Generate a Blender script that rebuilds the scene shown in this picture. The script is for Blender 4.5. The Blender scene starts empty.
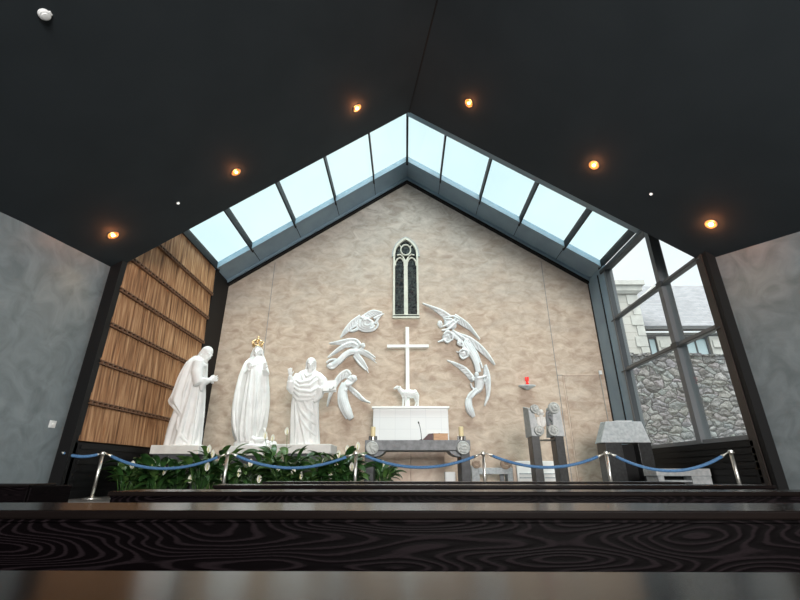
import bpy, bmesh, math, random
from mathutils import Vector, Matrix
random.seed(7)
S = bpy.context.scene
C = S.collection
PI = math.pi
# ------------------------------------------------------------------ camera, sky, lights, exposure
F = 421.0; TH = math.radians(22.2); YAW = math.atan(5/(F/math.cos(TH)))
cam = bpy.data.cameras.new('camera'); co = bpy.data.objects.new('camera', cam); C.objects.link(co)
cam.sensor_width = 36; cam.lens = 36*F/800; cam.clip_start = .02; cam.clip_end = 300
co.location = (0, 0, 0); co.rotation_euler = (PI/2+TH, 0, YAW)
S.camera = co
S.view_settings.view_transform = 'Standard'; S.view_settings.look = 'None'
S.view_settings.gamma = 1; S.view_settings.exposure = 0.0; S.view_settings.use_curve_mapping = False

w = bpy.data.worlds.new('overcast'); S.world = w; w.use_nodes = True
nt = w.node_tree; nt.nodes.clear()
o_ = nt.nodes.new('ShaderNodeOutputWorld'); bg = nt.nodes.new('ShaderNodeBackground')
tc = nt.nodes.new('ShaderNodeTexCoord'); nz = nt.nodes.new('ShaderNodeTexNoise'); rp = nt.nodes.new('ShaderNodeValToRGB')
nz.inputs['Scale'].default_value = 2.2; nz.inputs['Detail'].default_value = 5; nz.inputs['Roughness'].default_value = .55
rp.color_ramp.elements[0].position = .35; rp.color_ramp.elements[0].color = (.80, .90, .97, 1)
rp.color_ramp.elements[1].position = .65; rp.color_ramp.elements[1].color = (1, 1, 1, 1)
nt.links.new(tc.outputs['Generated'], nz.inputs['Vector']); nt.links.new(nz.outputs['Fac'], rp.inputs[0])
nt.links.new(rp.outputs[0], bg.inputs[0]); nt.links.new(bg.outputs[0], o_.inputs[0])
bg.inputs[1].default_value = 1.25

def sun(name, strength, ang, elev, az, col):
    l = bpy.data.lights.new(name, 'SUN'); l.energy = strength; l.angle = math.radians(ang); l.color = col
    o = bpy.data.objects.new(name, l); C.objects.link(o)
    d = Vector((math.sin(az)*math.cos(elev), -math.cos(az)*math.cos(elev), math.sin(elev)))
    o.rotation_euler = d.to_track_quat('Z', 'Y').to_euler(); o.location = (0, 0, 30)
    return o
sun('overcast_sun', 4.0, 60, math.radians(60), math.radians(10), (1, .97, .92))
sun('overcast_zenith', 8.0, 40, math.radians(79), math.radians(25), (1, .98, .95))
def area(name, loc, aim, sx, sy, e, col=(1, 1, 1)):
    l = bpy.data.lights.new(name, 'AREA'); l.shape = 'RECTANGLE'; l.size = sx; l.size_y = sy; l.energy = e; l.color = col
    o = bpy.data.objects.new(name, l); C.objects.link(o); o.location = loc
    o.rotation_euler = (Vector(loc)-Vector(aim)).to_track_quat('Z', 'Y').to_euler()
    return o
# added fill light behind the camera, aimed at the gable wall
area('rear_fill_light', (2.7, -7.7, 3.2), (-0.8, 13, 3.0), 5.2, 4.0, 2500, (1, .97, .93))
sun('overcast_side_light', 2.6, 50, math.radians(26), math.radians(118), (.96, .98, 1))

# ------------------------------------------------------------------ pixel ray: point at depth Y
def ray(u, v):
    a = (u-400)/F; b = (300-v)/F
    x = a; y = math.cos(TH)-b*math.sin(TH); z = math.sin(TH)+b*math.cos(TH)
    c, s = math.cos(YAW), math.sin(YAW)
    return Vector((x*c-y*s, x*s+y*c, z))
def at(u, v, Y):
    r = ray(u, v); return r*(Y/r.y)

# ------------------------------------------------------------------ mesh builder
class MB:
    def __init__(s): s.v = []; s.f = []
    def add(s, vs, fs):
        n = len(s.v); s.v += [Vector(p) for p in vs]; s.f += [tuple(i+n for i in f) for f in fs]; return s
    def box(s, x0, x1, y0, y1, z0, z1, M=None):
        vs = [Vector((x, y, z)) for x in (x0, x1) for y in (y0, y1) for z in (z0, z1)]
        if M is not None: vs = [M @ p for p in vs]
        return s.add(vs, [(0, 1, 3, 2), (4, 6, 7, 5), (0, 4, 5, 1), (2, 3, 7, 6), (0, 2, 6, 4), (1, 5, 7, 3)])
    def hexa(s, b, t):   # bottom ring, top ring
        n = len(b); fs = [tuple(range(n))[::-1], tuple(range(n, 2*n))]
        fs += [(i, (i+1) % n, (i+1) % n+n, i+n) for i in range(n)]
        return s.add(list(b)+list(t), fs)
    def prism(s, poly, off):
        off = Vector(off); poly = [Vector(p) for p in poly]
        return s.hexa(poly, [p+off for p in poly])
    def tube(s, pts, r, n=10, flat=1.0, up=None):
        pts = [Vector(p) for p in pts]; m = len(pts)
        if not hasattr(r, '__len__'): r = [r]*m
        if len(r) != m: r = [r[0]+(r[-1]-r[0])*i/(m-1) for i in range(m)]
        vs = []; prev = None
        for i, p in enumerate(pts):
            t = (pts[min(i+1, m-1)]-pts[max(i-1, 0)]).normalized()
            if prev is None:
                ref = Vector(up) if up is not None else (Vector((0, 0, 1)) if abs(t.z) < .9 else Vector((1, 0, 0)))
            else: ref = prev
            a = ref-t*ref.dot(t); a.normalize(); prev = a; b = t.cross(a)
            for k in range(n):
                an = 2*PI*k/n; vs.append(p+a*(math.cos(an)*r[i])*flat+b*(math.sin(an)*r[i]))
        fs = [(i*n+k, i*n+(k+1) % n, (i+1)*n+(k+1) % n, (i+1)*n+k) for i in range(m-1) for k in range(n)]
        fs += [tuple(range(n))[::-1], tuple(range((m-1)*n, m*n))]
        return s.add(vs, fs)
    def ell(s, c, rx, ry=None, rz=None, M=None, nu=16, nv=10):
        ry = rx if ry is None else ry; rz = rx if rz is None else rz
        vs = []; fs = []
        for j in range(1, nv):
            ph = PI*j/nv
            for i in range(nu):
                a = 2*PI*i/nu; vs.append(Vector((rx*math.sin(ph)*math.cos(a), ry*math.sin(ph)*math.sin(a), rz*math.cos(ph))))
        vs += [Vector((0, 0, rz)), Vector((0, 0, -rz))]; T = len(vs)-2
        for j in range(nv-2):
            for i in range(nu): fs.append((j*nu+i, (j+1)*nu+i, (j+1)*nu+(i+1) % nu, j*nu+(i+1) % nu))
        for i in range(nu):
            fs.append((T, i, (i+1) % nu)); fs.append((T+1, (nv-2)*nu+(i+1) % nu, (nv-2)*nu+i))
        if M is not None: vs = [M @ p for p in vs]
        c = Vector(c)
        return s.add([p+c for p in vs], fs)
    def lathe(s, prof, c=(0, 0, 0), n=24, M=None):
        c = Vector(c); vs = []
        for r, z in prof:
            for k in range(n):
                p = Vector((r*math.cos(2*PI*k/n), r*math.sin(2*PI*k/n), z))
                if M is not None: p = M @ p
                vs.append(p+c)
        m = len(prof)
        fs = [(i*n+k, i*n+(k+1) % n, (i+1)*n+(k+1) % n, (i+1)*n+k) for i in range(m-1) for k in range(n)]
        if prof[0][0] > 1e-5: fs.append(tuple(range(n))[::-1])
        if prof[-1][0] > 1e-5: fs.append(tuple(range((m-1)*n, m*n)))
        return s.add(vs, fs)
    def torus(s, c, R, r, M=None, n=20, m=8, a0=0, a1=2*PI):
        full = abs(a1-a0-2*PI) < 1e-4
        pts = []
        for i in range(n+(0 if full else 1)):
            a = a0+(a1-a0)*i/n; pts.append((a, Vector((math.cos(a)*R, math.sin(a)*R, 0))))
        vs = []
        for a, p in pts:
            d = Vector((math.cos(a), math.sin(a), 0))
            for k in range(m):
                b = 2*PI*k/m; q = p+d*(math.cos(b)*r)+Vector((0, 0, math.sin(b)*r))
                if M is not None: q = M @ q
                vs.append(q+Vector(c))
        N = len(pts); fs = [(i % N*m+k, i % N*m+(k+1) % m, (i+1) % N*m+(k+1) % m, (i+1) % N*m+k) for i in range(N if full else N-1) for k in range(m)]
        return s.add(vs, fs)
    def build(s, name, mt, root=None, smooth=False, world=True, bevel=0, vox=0, sm=1, recalc=True):
        off = Vector((0, 0, 0))
        if root is not None and world:
            r = root
            while r is not None: off = off+r.location; r = r.parent
        me = bpy.data.meshes.new(name); me.from_pydata([p-off for p in s.v], [], s.f); me.validate()
        if recalc:
            bm = bmesh.new(); bm.from_mesh(me); bmesh.ops.recalc_face_normals(bm, faces=bm.faces); bm.to_mesh(me); bm.free()
        o = bpy.data.objects.new(name, me); C.objects.link(o)
        if vox:
            md = o.modifiers.new('r', 'REMESH'); md.mode = 'VOXEL'; md.voxel_size = vox; md.use_smooth_shade = True
            if sm: m2 = o.modifiers.new('s', 'SMOOTH'); m2.factor = .5; m2.iterations = sm
            dg = bpy.context.evaluated_depsgraph_get(); dg.update()
            me2 = bpy.data.meshes.new_from_object(o.evaluated_get(dg)); me2.name = name
            o.modifiers.clear(); o.data = me2; me = me2; smooth = True
        if bevel:
            bm = bmesh.new(); bm.from_mesh(me)
            bmesh.ops.bevel(bm, geom=list(bm.edges), offset=bevel, segments=2, affect='EDGES', profile=.5); bm.to_mesh(me); bm.free()
        me.materials.clear(); me.materials.append(mt)
        if smooth: me.polygons.foreach_set('use_smooth', [True]*len(me.polygons))
        if root is not None: o.parent = root
        return o
def tag(o, label, cat, group=None, kind=None):
    if label: o['label'] = label
    if cat: o['category'] = cat
    if group: o['group'] = group
    if kind: o['kind'] = kind
    return o
def thing(name, label, cat, loc=(0, 0, 0), group=None):
    o = bpy.data.objects.new(name, None); C.objects.link(o); o.location = loc; o.empty_display_size = .1
    return tag(o, label, cat, group)
def struct(name, mb, mt, **k):
    o = mb.build(name, mt, **k); o['kind'] = 'structure'; return o
def copy_tree(o, parent=None):
    c = o.copy(); C.objects.link(c); c.parent = parent
    for ch in list(o.children): copy_tree(ch, c)
    return c

# ------------------------------------------------------------------ materials
def mat(name, col=(.5, .5, .5), rough=.5, metal=0, spec=.5, emit=None, es=0):
    m = bpy.data.materials.new(name); m.use_nodes = True; b = m.node_tree.nodes['Principled BSDF']
    b.inputs['Base Color'].default_value = (*col, 1); b.inputs['Roughness'].default_value = rough
    b.inputs['Metallic'].default_value = metal; b.inputs['Specular IOR Level'].default_value = spec
    if emit: b.inputs['Emission Color'].default_value = (*emit, 1); b.inputs['Emission Strength'].default_value = es
    return m
def noisy(name, c1, c2, scale=3, detail=6, rough=.6, stretch=(1, 1, 1), bump=0, bscale=None, bdist=.02, p0=.35, p1=.65, spec=.5, dist=0, metal=0, rr=.55):
    m = mat(name, c1, rough, metal, spec); n = m.node_tree; L = n.links; b = n.nodes['Principled BSDF']
    t = n.nodes.new('ShaderNodeTexCoord'); mp = n.nodes.new('ShaderNodeMapping'); mp.inputs['Scale'].default_value = stretch
    x = n.nodes.new('ShaderNodeTexNoise'); x.inputs['Scale'].default_value = scale; x.inputs['Detail'].default_value = detail
    x.inputs['Roughness'].default_value = rr; x.inputs['Distortion'].default_value = dist
    r = n.nodes.new('ShaderNodeValToRGB'); r.color_ramp.elements[0].position = p0; r.color_ramp.elements[1].position = p1
    r.color_ramp.elements[0].color = (*c1, 1); r.color_ramp.elements[1].color = (*c2, 1)
    L.new(t.outputs['Object'], mp.inputs[0]); L.new(mp.outputs[0], x.inputs['Vector']); L.new(x.outputs['Fac'], r.inputs[0]); L.new(r.outputs[0], b.inputs['Base Color'])
    if bump:
        y = n.nodes.new('ShaderNodeTexNoise'); y.inputs['Scale'].default_value = bscale or scale*3; y.inputs['Detail'].default_value = 5; y.inputs['Distortion'].default_value = dist
        bp = n.nodes.new('ShaderNodeBump'); bp.inputs['Strength'].default_value = bump; bp.inputs['Distance'].default_value = bdist
        L.new(mp.outputs[0], y.inputs['Vector']); L.new(y.outputs['Fac'], bp.inputs['Height']); L.new(bp.outputs[0], b.inputs['Normal'])
    return m
def lime_plaster():
    m = mat('lime_plaster', rough=.85, spec=.2); n = m.node_tree; L = n.links; b = n.nodes['Principled BSDF']
    t = n.nodes.new('ShaderNodeTexCoord'); mp = n.nodes.new('ShaderNodeMapping'); mp.inputs['Scale'].default_value = (1, 1, 1.7); mp.inputs['Rotation'].default_value = (0, .35, 0)
    L.new(t.outputs['Object'], mp.inputs[0])
    def N(s, d, r=.6, dist=.6):
        x = n.nodes.new('ShaderNodeTexNoise'); x.inputs['Scale'].default_value = s; x.inputs['Detail'].default_value = d; x.inputs['Roughness'].default_value = r; x.inputs['Distortion'].default_value = dist
        L.new(mp.outputs[0], x.inputs['Vector']); return x.outputs['Fac']
    def R(f, p0, c0, p1, c1):
        r = n.nodes.new('ShaderNodeValToRGB'); e = r.color_ramp.elements; e[0].position = p0; e[1].position = p1; e[0].color = (*c0, 1); e[1].color = (*c1, 1)
        L.new(f, r.inputs[0]); return r.outputs[0]
    a = R(N(2.6, 8), .32, (.40, .29, .222), .68, (.65, .53, .43))
    g = R(N(2.0, 8, .65, 1.0), .34, (.34, .30, .26), .66, (.61, .565, .51))
    # height blend: warmer plaster low on the gable, greyer high up
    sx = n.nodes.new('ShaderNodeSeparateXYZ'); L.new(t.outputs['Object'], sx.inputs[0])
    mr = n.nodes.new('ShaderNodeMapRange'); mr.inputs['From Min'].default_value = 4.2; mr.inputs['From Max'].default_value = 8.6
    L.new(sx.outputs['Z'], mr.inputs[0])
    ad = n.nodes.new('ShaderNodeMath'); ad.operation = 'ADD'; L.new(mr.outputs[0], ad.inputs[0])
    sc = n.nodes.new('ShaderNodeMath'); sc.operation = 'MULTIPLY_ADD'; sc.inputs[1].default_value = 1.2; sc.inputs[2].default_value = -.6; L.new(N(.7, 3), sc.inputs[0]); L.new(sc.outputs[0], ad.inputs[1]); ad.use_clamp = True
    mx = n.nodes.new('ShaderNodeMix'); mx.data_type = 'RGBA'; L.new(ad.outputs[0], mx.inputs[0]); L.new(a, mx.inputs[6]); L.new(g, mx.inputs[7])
    L.new(mx.outputs[2], b.inputs['Base Color'])
    bp = n.nodes.new('ShaderNodeBump'); bp.inputs['Strength'].default_value = .35; bp.inputs['Distance'].default_value = .02; L.new(N(5, 8, .6, 1.2), bp.inputs['Height']); L.new(bp.outputs[0], b.inputs['Normal'])
    return m
def pew_wood():
    m = mat('pew_wood', rough=.45, spec=.035); n = m.node_tree; L = n.links; b = n.nodes['Principled BSDF']
    t = n.nodes.new('ShaderNodeTexCoord'); mp = n.nodes.new('ShaderNodeMapping'); mp.inputs['Scale'].default_value = (1.3, 1.3, 9)
    L.new(t.outputs['Object'], mp.inputs[0])
    x = n.nodes.new('ShaderNodeTexNoise'); x.inputs['Scale'].default_value = 1.3; x.inputs['Detail'].default_value = 1.5; x.inputs['Roughness'].default_value = .35; L.new(mp.outputs[0], x.inputs['Vector'])
    k = n.nodes.new('ShaderNodeMath'); k.operation = 'MULTIPLY'; k.inputs[1].default_value = 210; L.new(x.outputs['Fac'], k.inputs[0])
    s = n.nodes.new('ShaderNodeMath'); s.operation = 'SINE'; L.new(k.outputs[0], s.inputs[0])
    y = n.nodes.new('ShaderNodeTexNoise'); y.inputs['Scale'].default_value = 60; y.inputs['Detail'].default_value = 3; L.new(mp.outputs[0], y.inputs['Vector'])
    q = n.nodes.new('ShaderNodeMath'); q.operation = 'MULTIPLY_ADD'; q.inputs[1].default_value = 1.2; q.inputs[2].default_value = -.6; L.new(y.outputs['Fac'], q.inputs[0])
    ad = n.nodes.new('ShaderNodeMath'); ad.operation = 'ADD'; L.new(s.outputs[0], ad.inputs[0]); L.new(q.outputs[0], ad.inputs[1])
    r = n.nodes.new('ShaderNodeValToRGB'); e = r.color_ramp.elements; e[0].position = .25; e[1].position = 1.0; e[0].color = (.0008, .0004, .0006, 1); e[1].color = (.0065, .0045, .0054, 1)
    L.new(ad.outputs[0], r.inputs[0]); L.new(r.outputs[0], b.inputs['Base Color'])
    bp = n.nodes.new('ShaderNodeBump'); bp.inputs['Strength'].default_value = .12; bp.inputs['Distance'].default_value = .001; L.new(ad.outputs[0], bp.inputs['Height']); L.new(bp.outputs[0], b.inputs['Normal'])
    return m
def cedar():
    m = mat('cedar', rough=.6, spec=.3); n = m.node_tree; L = n.links; b = n.nodes['Principled BSDF']
    t = n.nodes.new('ShaderNodeTexCoord'); mp = n.nodes.new('ShaderNodeMapping'); mp.inputs['Scale'].default_value = (1, 6.5, .5)
    L.new(t.outputs['Object'], mp.inputs[0])
    x = n.nodes.new('ShaderNodeTexNoise'); x.inputs['Scale'].default_value = 2.2; x.inputs['Detail'].default_value = 6; L.new(mp.outputs[0], x.inputs['Vector'])
    r = n.nodes.new('ShaderNodeValToRGB'); e = r.color_ramp.elements; e[0].position = .3; e[1].position = .7; e[0].color = (.11, .045, .019, 1); e[1].color = (.60, .36, .195, 1)
    z = r.color_ramp.elements.new(.5); z.color = (.36, .18, .085, 1)
    L.new(x.outputs['Fac'], r.inputs[0]); L.new(r.outputs[0], b.inputs['Base Color'])
    bp = n.nodes.new('ShaderNodeBump'); bp.inputs['Strength'].default_value = .4; bp.inputs['Distance'].default_value = .01; L.new(x.outputs['Fac'], bp.inputs['Height']); L.new(bp.outputs[0], b.inputs['Normal'])
    return m
def rubble():
    m = mat('rubble_stone', rough=.95, spec=.1); n = m.node_tree; L = n.links; b = n.nodes['Principled BSDF']
    t = n.nodes.new('ShaderNodeTexCoord'); mp = n.nodes.new('ShaderNodeMapping'); mp.inputs['Scale'].default_value = (1.2, 1, 2.2)
    nz = n.nodes.new('ShaderNodeTexNoise'); nz.inputs['Scale'].default_value = 2.2; nz.inputs['Detail'].default_value = 4; L.new(t.outputs['Object'], nz.inputs['Vector'])
    mx = n.nodes.new('ShaderNodeMix'); mx.data_type = 'RGBA'; mx.blend_type = 'ADD'; mx.inputs[0].default_value = .35; L.new(t.outputs['Object'], mx.inputs[6]); L.new(nz.outputs['Color'], mx.inputs[7]); L.new(mx.outputs[2], mp.inputs[0])
    v = n.nodes.new('ShaderNodeTexVoronoi'); v.feature = 'DISTANCE_TO_EDGE'; v.inputs['Scale'].default_value = 2.0; L.new(mp.outputs[0], v.inputs['Vector'])
    v2 = n.nodes.new('ShaderNodeTexVoronoi'); v2.inputs['Scale'].default_value = 2.0; L.new(mp.outputs[0], v2.inputs['Vector'])
    x = n.nodes.new('ShaderNodeTexNoise'); x.inputs['Scale'].default_value = 4.5; x.inputs['Detail'].default_value = 9; x.inputs['Roughness'].default_value = .75; L.new(mp.outputs[0], x.inputs['Vector'])
    r = n.nodes.new('ShaderNodeValToRGB'); e = r.color_ramp.elements; e[0].position = .32; e[1].position = .68; e[0].color = (.06, .06, .06, 1); e[1].color = (.42, .42, .42, 1)
    L.new(x.outputs['Fac'], r.inputs[0])
    m2 = n.nodes.new('ShaderNodeMix'); m2.data_type = 'RGBA'; m2.blend_type = 'MULTIPLY'; m2.inputs[0].default_value = .6; L.new(r.outputs[0], m2.inputs[6]); L.new(v2.outputs['Color'], m2.inputs[7])
    hs = n.nodes.new('ShaderNodeHueSaturation'); hs.inputs['Saturation'].default_value = .12; hs.inputs['Value'].default_value = 1.0; L.new(m2.outputs[2], hs.inputs['Color'])
    r2 = n.nodes.new('ShaderNodeValToRGB'); e = r2.color_ramp.elements; e[0].position = .01; e[1].position = .06; e[0].color = (1, 1, 1, 1); e[1].color = (0, 0, 0, 1); L.new(v.outputs['Distance'], r2.inputs[0])
    m3 = n.nodes.new('ShaderNodeMix'); m3.data_type = 'RGBA'; L.new(r2.outputs[0], m3.inputs[0]); L.new(hs.outputs[0], m3.inputs[6]); m3.inputs[7].default_value = (.06, .06, .06, 1)
    L.new(m3.outputs[2], b.inputs['Base Color'])
    bp = n.nodes.new('ShaderNodeBump'); bp.inputs['Strength'].default_value = 1; bp.inputs['Distance'].default_value = .25; L.new(v.outputs['Distance'], bp.inputs['Height']); 
    bp2 = n.nodes.new('ShaderNodeBump'); bp2.inputs['Strength'].default_value = .8; bp2.inputs['Distance'].default_value = .1; L.new(x.outputs['Fac'], bp2.inputs['Height']); L.new(bp.outputs[0], bp2.inputs['Normal']); L.new(bp2.outputs[0], b.inputs['Normal'])
    return m
def bricky(name, c1, c2, mortar, bw, rh, ms=.012, rough=.6, noise=.0, vert='XZ', offset=.5):
    m = mat(name, rough=rough); n = m.node_tree; L = n.links; b = n.nodes['Principled BSDF']
    t = n.nodes.new('ShaderNodeTexCoord'); sp = n.nodes.new('ShaderNodeSeparateXYZ'); cb = n.nodes.new('ShaderNodeCombineXYZ')
    L.new(t.outputs['Object'], sp.inputs[0]); L.new(sp.outputs[vert[0]], cb.inputs[0]); L.new(sp.outputs[vert[1]], cb.inputs[1])
    k = n.nodes.new('ShaderNodeTexBrick'); k.inputs['Color1'].default_value = (*c1, 1); k.inputs['Color2'].default_value = (*c2, 1); k.inputs['Mortar'].default_value = (*mortar, 1)
    k.inputs['Scale'].default_value = 1; k.inputs['Brick Width'].default_value = bw; k.inputs['Row Height'].default_value = rh; k.inputs['Mortar Size'].default_value = ms; k.offset = offset
    L.new(cb.outputs[0], k.inputs['Vector']); L.new(k.outputs['Color'], b.inputs['Base Color'])
    return m
def glass(name, tint, refl=.08):
    m = bpy.data.materials.new(name); m.use_nodes = True; n = m.node_tree; n.nodes.clear(); L = n.links
    o = n.nodes.new('ShaderNodeOutputMaterial'); tr = n.nodes.new('ShaderNodeBsdfTransparent'); tr.inputs[0].default_value = (*tint, 1)
    g = n.nodes.new('ShaderNodeBsdfGlossy'); g.inputs['Roughness'].default_value = .02; 
    mx = n.nodes.new('ShaderNodeMixShader'); mx.inputs[0].default_value = .04; L.new(tr.outputs[0], mx.inputs[1]); L.new(g.outputs[0], mx.inputs[2]); L.new(mx.outputs[0], o.inputs[0])
    return m
M = {}
M['plaster'] = lime_plaster()
M['grey_wall'] = noisy('polished_grey_plaster', (.125, .150, .16), (.215, .25, .265), 2.2, 8, .5, bump=.15, dist=1.2, p0=.3, p1=.7)
M['ceiling'] = noisy('charcoal_ceiling', (.020, .0255, .0295), (.0235, .0295, .034), 1, 2, .8, spec=.2)
M['black'] = mat('black_steel', (.005, .005, .0055), .55, spec=.25)
M['brownblack'] = noisy('dark_stained_trim', (.016, .011, .009), (.03, .02, .016), 4, 4, .45, stretch=(1, 1, .3))
M['steel'] = noisy('blue_grey_steel', (.19, .27, .34), (.23, .32, .39), 1.5, 3, .45)
M['mull'] = mat('grey_mullion', (.13, .14, .15), .4)
M['mulld'] = mat('dark_mullion', (.035, .04, .045), .4)
M['white'] = noisy('white_marble', (.80, .80, .79), (.90, .90, .885), 3, 5, .45, spec=.4)
M['relief'] = noisy('relief_marble', (.65, .67, .68), (.80, .81, .815), 3, 5, .5, spec=.4)
M['cream'] = noisy('white_marble_base', (.68, .67, .64), (.82, .81, .78), 4, 6, .5)
M['gold'] = mat('gold', (.85, .62, .34), .35, 1)
M['lime_leg'] = noisy('dark_leg_limestone', (.045, .047, .052), (.075, .078, .085), 9, 8, .55)
M['lime_dark'] = noisy('dark_limestone', (.15, .16, .17), (.24, .25, .265), 9, 8, .55, bump=.1)
M['lime_grey'] = noisy('grey_limestone', (.32, .345, .36), (.46, .48, .49), 14, 8, .6, bump=.15)
M['lime_light'] = noisy('light_limestone', (.42, .45, .46), (.56, .58, .59), 14, 8, .6, bump=.1)
M['granite'] = noisy('black_granite', (.010, .0105, .011), (.028, .029, .03), 16, 8, .35)
M['carved'] = noisy('carved_pale_stone', (.42, .44, .43), (.58, .60, .58), 10, 6, .5)
M['rosestone'] = noisy('rose_limestone', (.55, .41, .33), (.72, .60, .50), 3, 8, .7, dist=.6)
M['altar'] = bricky('white_veined_panels', (.80, .81, .80), (.76, .78, .785), (.66, .68, .69), .43, .31, .005, .4, offset=0)
M['altar_top'] = mat('altar_top_marble', (.88, .88, .86), .35)
M['chrome'] = mat('chrome', (.80, .78, .73), .36, 1)
M['rope'] = noisy('blue_velvet_rope', (.05, .14, .30), (.09, .22, .42), 40, 3, .7)
M['wax'] = mat('cream_wax', (.85, .72, .42), .5); M['brass'] = mat('candle_holder', (.45, .42, .38), .3, 1)
M['pew'] = pew_wood(); M['cedar'] = cedar()
M['ledge'] = noisy('varnished_ledge', (.0025, .0018, .0018), (.007, .005, .0045), 2, 5, .2, stretch=(.6, 6, 6), spec=.5)
M['ledge'].node_tree.nodes['Principled BSDF'].inputs['IOR'].default_value = 1.25
M['batten'] = mat('batten_wood', (.15, .075, .04), .6)
M['rubble'] = rubble()
M['leaf'] = noisy('leaf_green', (.014, .05, .012), (.045, .12, .03), 5, 3, .35, spec=.5)
M['leaf2'] = noisy('leaf_light_green', (.05, .12, .025), (.10, .19, .05), 5, 3, .4)
M['petal'] = mat('white_petal', (.88, .88, .80), .5); M['spadix'] = mat('cream_spadix', (.75, .70, .35), .6)
M['leaded'] = noisy('leaded_glass', (.008, .011, .014), (.06, .075, .07), 14, 4, .25, p0=.42, p1=.68, bump=.4)
M['tracery'] = noisy('tracery_limestone', (.58, .58, .50), (.70, .69, .60), 5, 5, .8)
M['skyglass'] = glass('tinted_skylight_glass', (.84, .945, .955)); M['clearglass'] = glass('clear_glass', (.93, .96, .96))
M['red'] = mat('red_glass', (.6, .02, .02), .2, emit=(1, .03, .02), es=.5)
M['plastic'] = mat('white_plastic', (.75, .76, .76), .4)
M['book'] = mat('oxblood_leather', (.06, .008, .01), .5); M['oak'] = noisy('light_oak', (.50, .27, .13), (.66, .39, .20), 6, 5, .5, stretch=(1, 1, 8))
M['carpet'] = noisy('grey_floor_stone', (.10, .10, .10), (.16, .16, .155), 4, 5, .5)
M['floor'] = noisy('dark_floor', (.04, .04, .04), (.07, .068, .065), 4, 5, .5)
M['soil'] = noisy('dark_soil', (.01, .008, .006), (.03, .022, .015), 20, 5, .9, bump=.5)
M['slate'] = bricky('roof_slates', (.13, .135, .145), (.18, .185, .20), (.09, .09, .10), .45, .16, .012, .8)
M['ashlar'] = bricky('pale_ashlar', (.40, .39, .36), (.48, .47, .44), (.26, .25, .23), 1.1, .42, .012, .9)
M['extpale'] = noisy('pale_dressed_stone', (.38, .38, .36), (.50, .50, .47), 2, 5, .9)
M['gutter'] = mat('gutter_grey', (.07, .075, .08), .5); M['winpane'] = mat('house_window_pane', (.35, .45, .48), .1, spec=.8)
M['trimring'] = mat('lamp_trim', (.45, .30, .16), .35, .6)
M['bulb'] = mat('warm_bulb', (1, .6, .3), .4, emit=(1, .50, .24), es=11)
M['glow_reflector'] = mat('amber_glow_reflector', (.9, .42, .14), .3, .7)  # amber colour imitates the lens glow around the bulb
M['led'] = mat('white_led', (1, 1, 1), .4, emit=(1, 1, 1), es=1.0)
M['ground'] = noisy('gravel', (.2, .2, .19), (.3, .3, .28), 10, 5, .9)

# ------------------------------------------------------------------ structure
XL, XR, XC = -5.95, 6.2, .12
ZF, ZN = -.45, -.97          # sanctuary floor, nave floor (camera height = 0)
def gz(x, top=10.19, s=.69): return top-s*abs(x-XC)
# gable wall
mb = MB(); poly = [(XL-.35, 13, ZF-.5), (XR+.35, 13, ZF-.5), (XR+.35, 13, gz(XR+.35, 10.12)), (XC, 13, 10.12), (XL-.35, 13, gz(XL-.35, 10.12))]
mb.prism(poly, (0, .5, 0)); struct('wall_back', mb, M['plaster'])
# thin joints in the plaster
mb = MB()
for x in (-4.48, 4.72): mb.box(x-.008, x+.008, 12.992, 13.01, ZF, gz(x, 9.9))
mb.box(4.72, 4.89, 12.992, 13.01, 2.76, 2.775)
struct('trim_1', mb, M['lime_dark'])
# skylight: steel beam against the gable, ribs, panes, front purlin
mb = MB()
for sx, xe in ((-1, XL-.1), (1, XR+.1)):
    for (y0, y1, t0, t1) in ((11.98, 12.84, 0, .16), (11.9, 12.0, -.04, .18), (12.80, 12.86, -.10, .1)):
        b = [(XC, y0, 10.19+t0), (xe, y0, gz(xe)+t0), (xe, y1, gz(xe)+t0), (XC, y1, 10.19+t0)]
        t = [(p[0], p[1], p[2]-t0+t1) for p in b]; mb.hexa(b, t)
struct('trim_2', mb, M['steel'])
mb = MB()
for sx, xe in ((-1, XL-.1), (1, XR+.1)):
    b = [(XC, 12.86, 10.02), (xe, 12.86, gz(xe, 10.02)), (xe, 13.0, gz(xe, 10.02)), (XC, 13.0, 10.02)]
    mb.hexa(b, [(p[0], p[1], p[2]+.35) for p in b])
struct('gap_shade_strip', mb, M['black'])  # black strip stands in for the shadow gap between beam and wall
# beam seam plates
ribs = [XC, -1.04, -2.32, -3.62, -4.94, 1.27, 2.57, 3.83, 5.17]
mb = MB()
for x in ribs[1:]:
    s = 1 if x > XC else -1; z = gz(x)
    mb.box(x-.008, x+.008, 12.0, 12.8, z-.006, z+.01)
struct('trim_4', mb, M['black'])
mb = MB()
for x in ribs+[XL, XR]:
    z = gz(x); h = .022 if x != XC else .035
    for (a, b_, t) in ((h, -.06, .16), (.016, .1, .2)):
        ps = [(x-a, z+b_-(0 if x == XC else 0)), (x+a, z+b_), (x+a, z+t), (x-a, z+t)]
        mb.prism([(p[0], 9.2, p[1]) for p in ps], (0, 2.9, 0))
struct('trim_5', mb, M['black'])
mb = MB()
for sx, xe in ((-1, XL-.1), (1, XR+.1)):
    y1 = 9.42 if sx < 0 else 9.82
    b = [(XC, 9.2, 10.10), (xe, 9.2, gz(xe, 10.10)), (xe, y1, gz(xe, 10.10)), (XC, y1, 10.10)]
    mb.hexa(b, [(p[0], p[1], p[2]+.3) for p in b])
struct('trim_6', mb, M['steel'])
xs = sorted(ribs+[XL, XR]); n = 1
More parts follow.
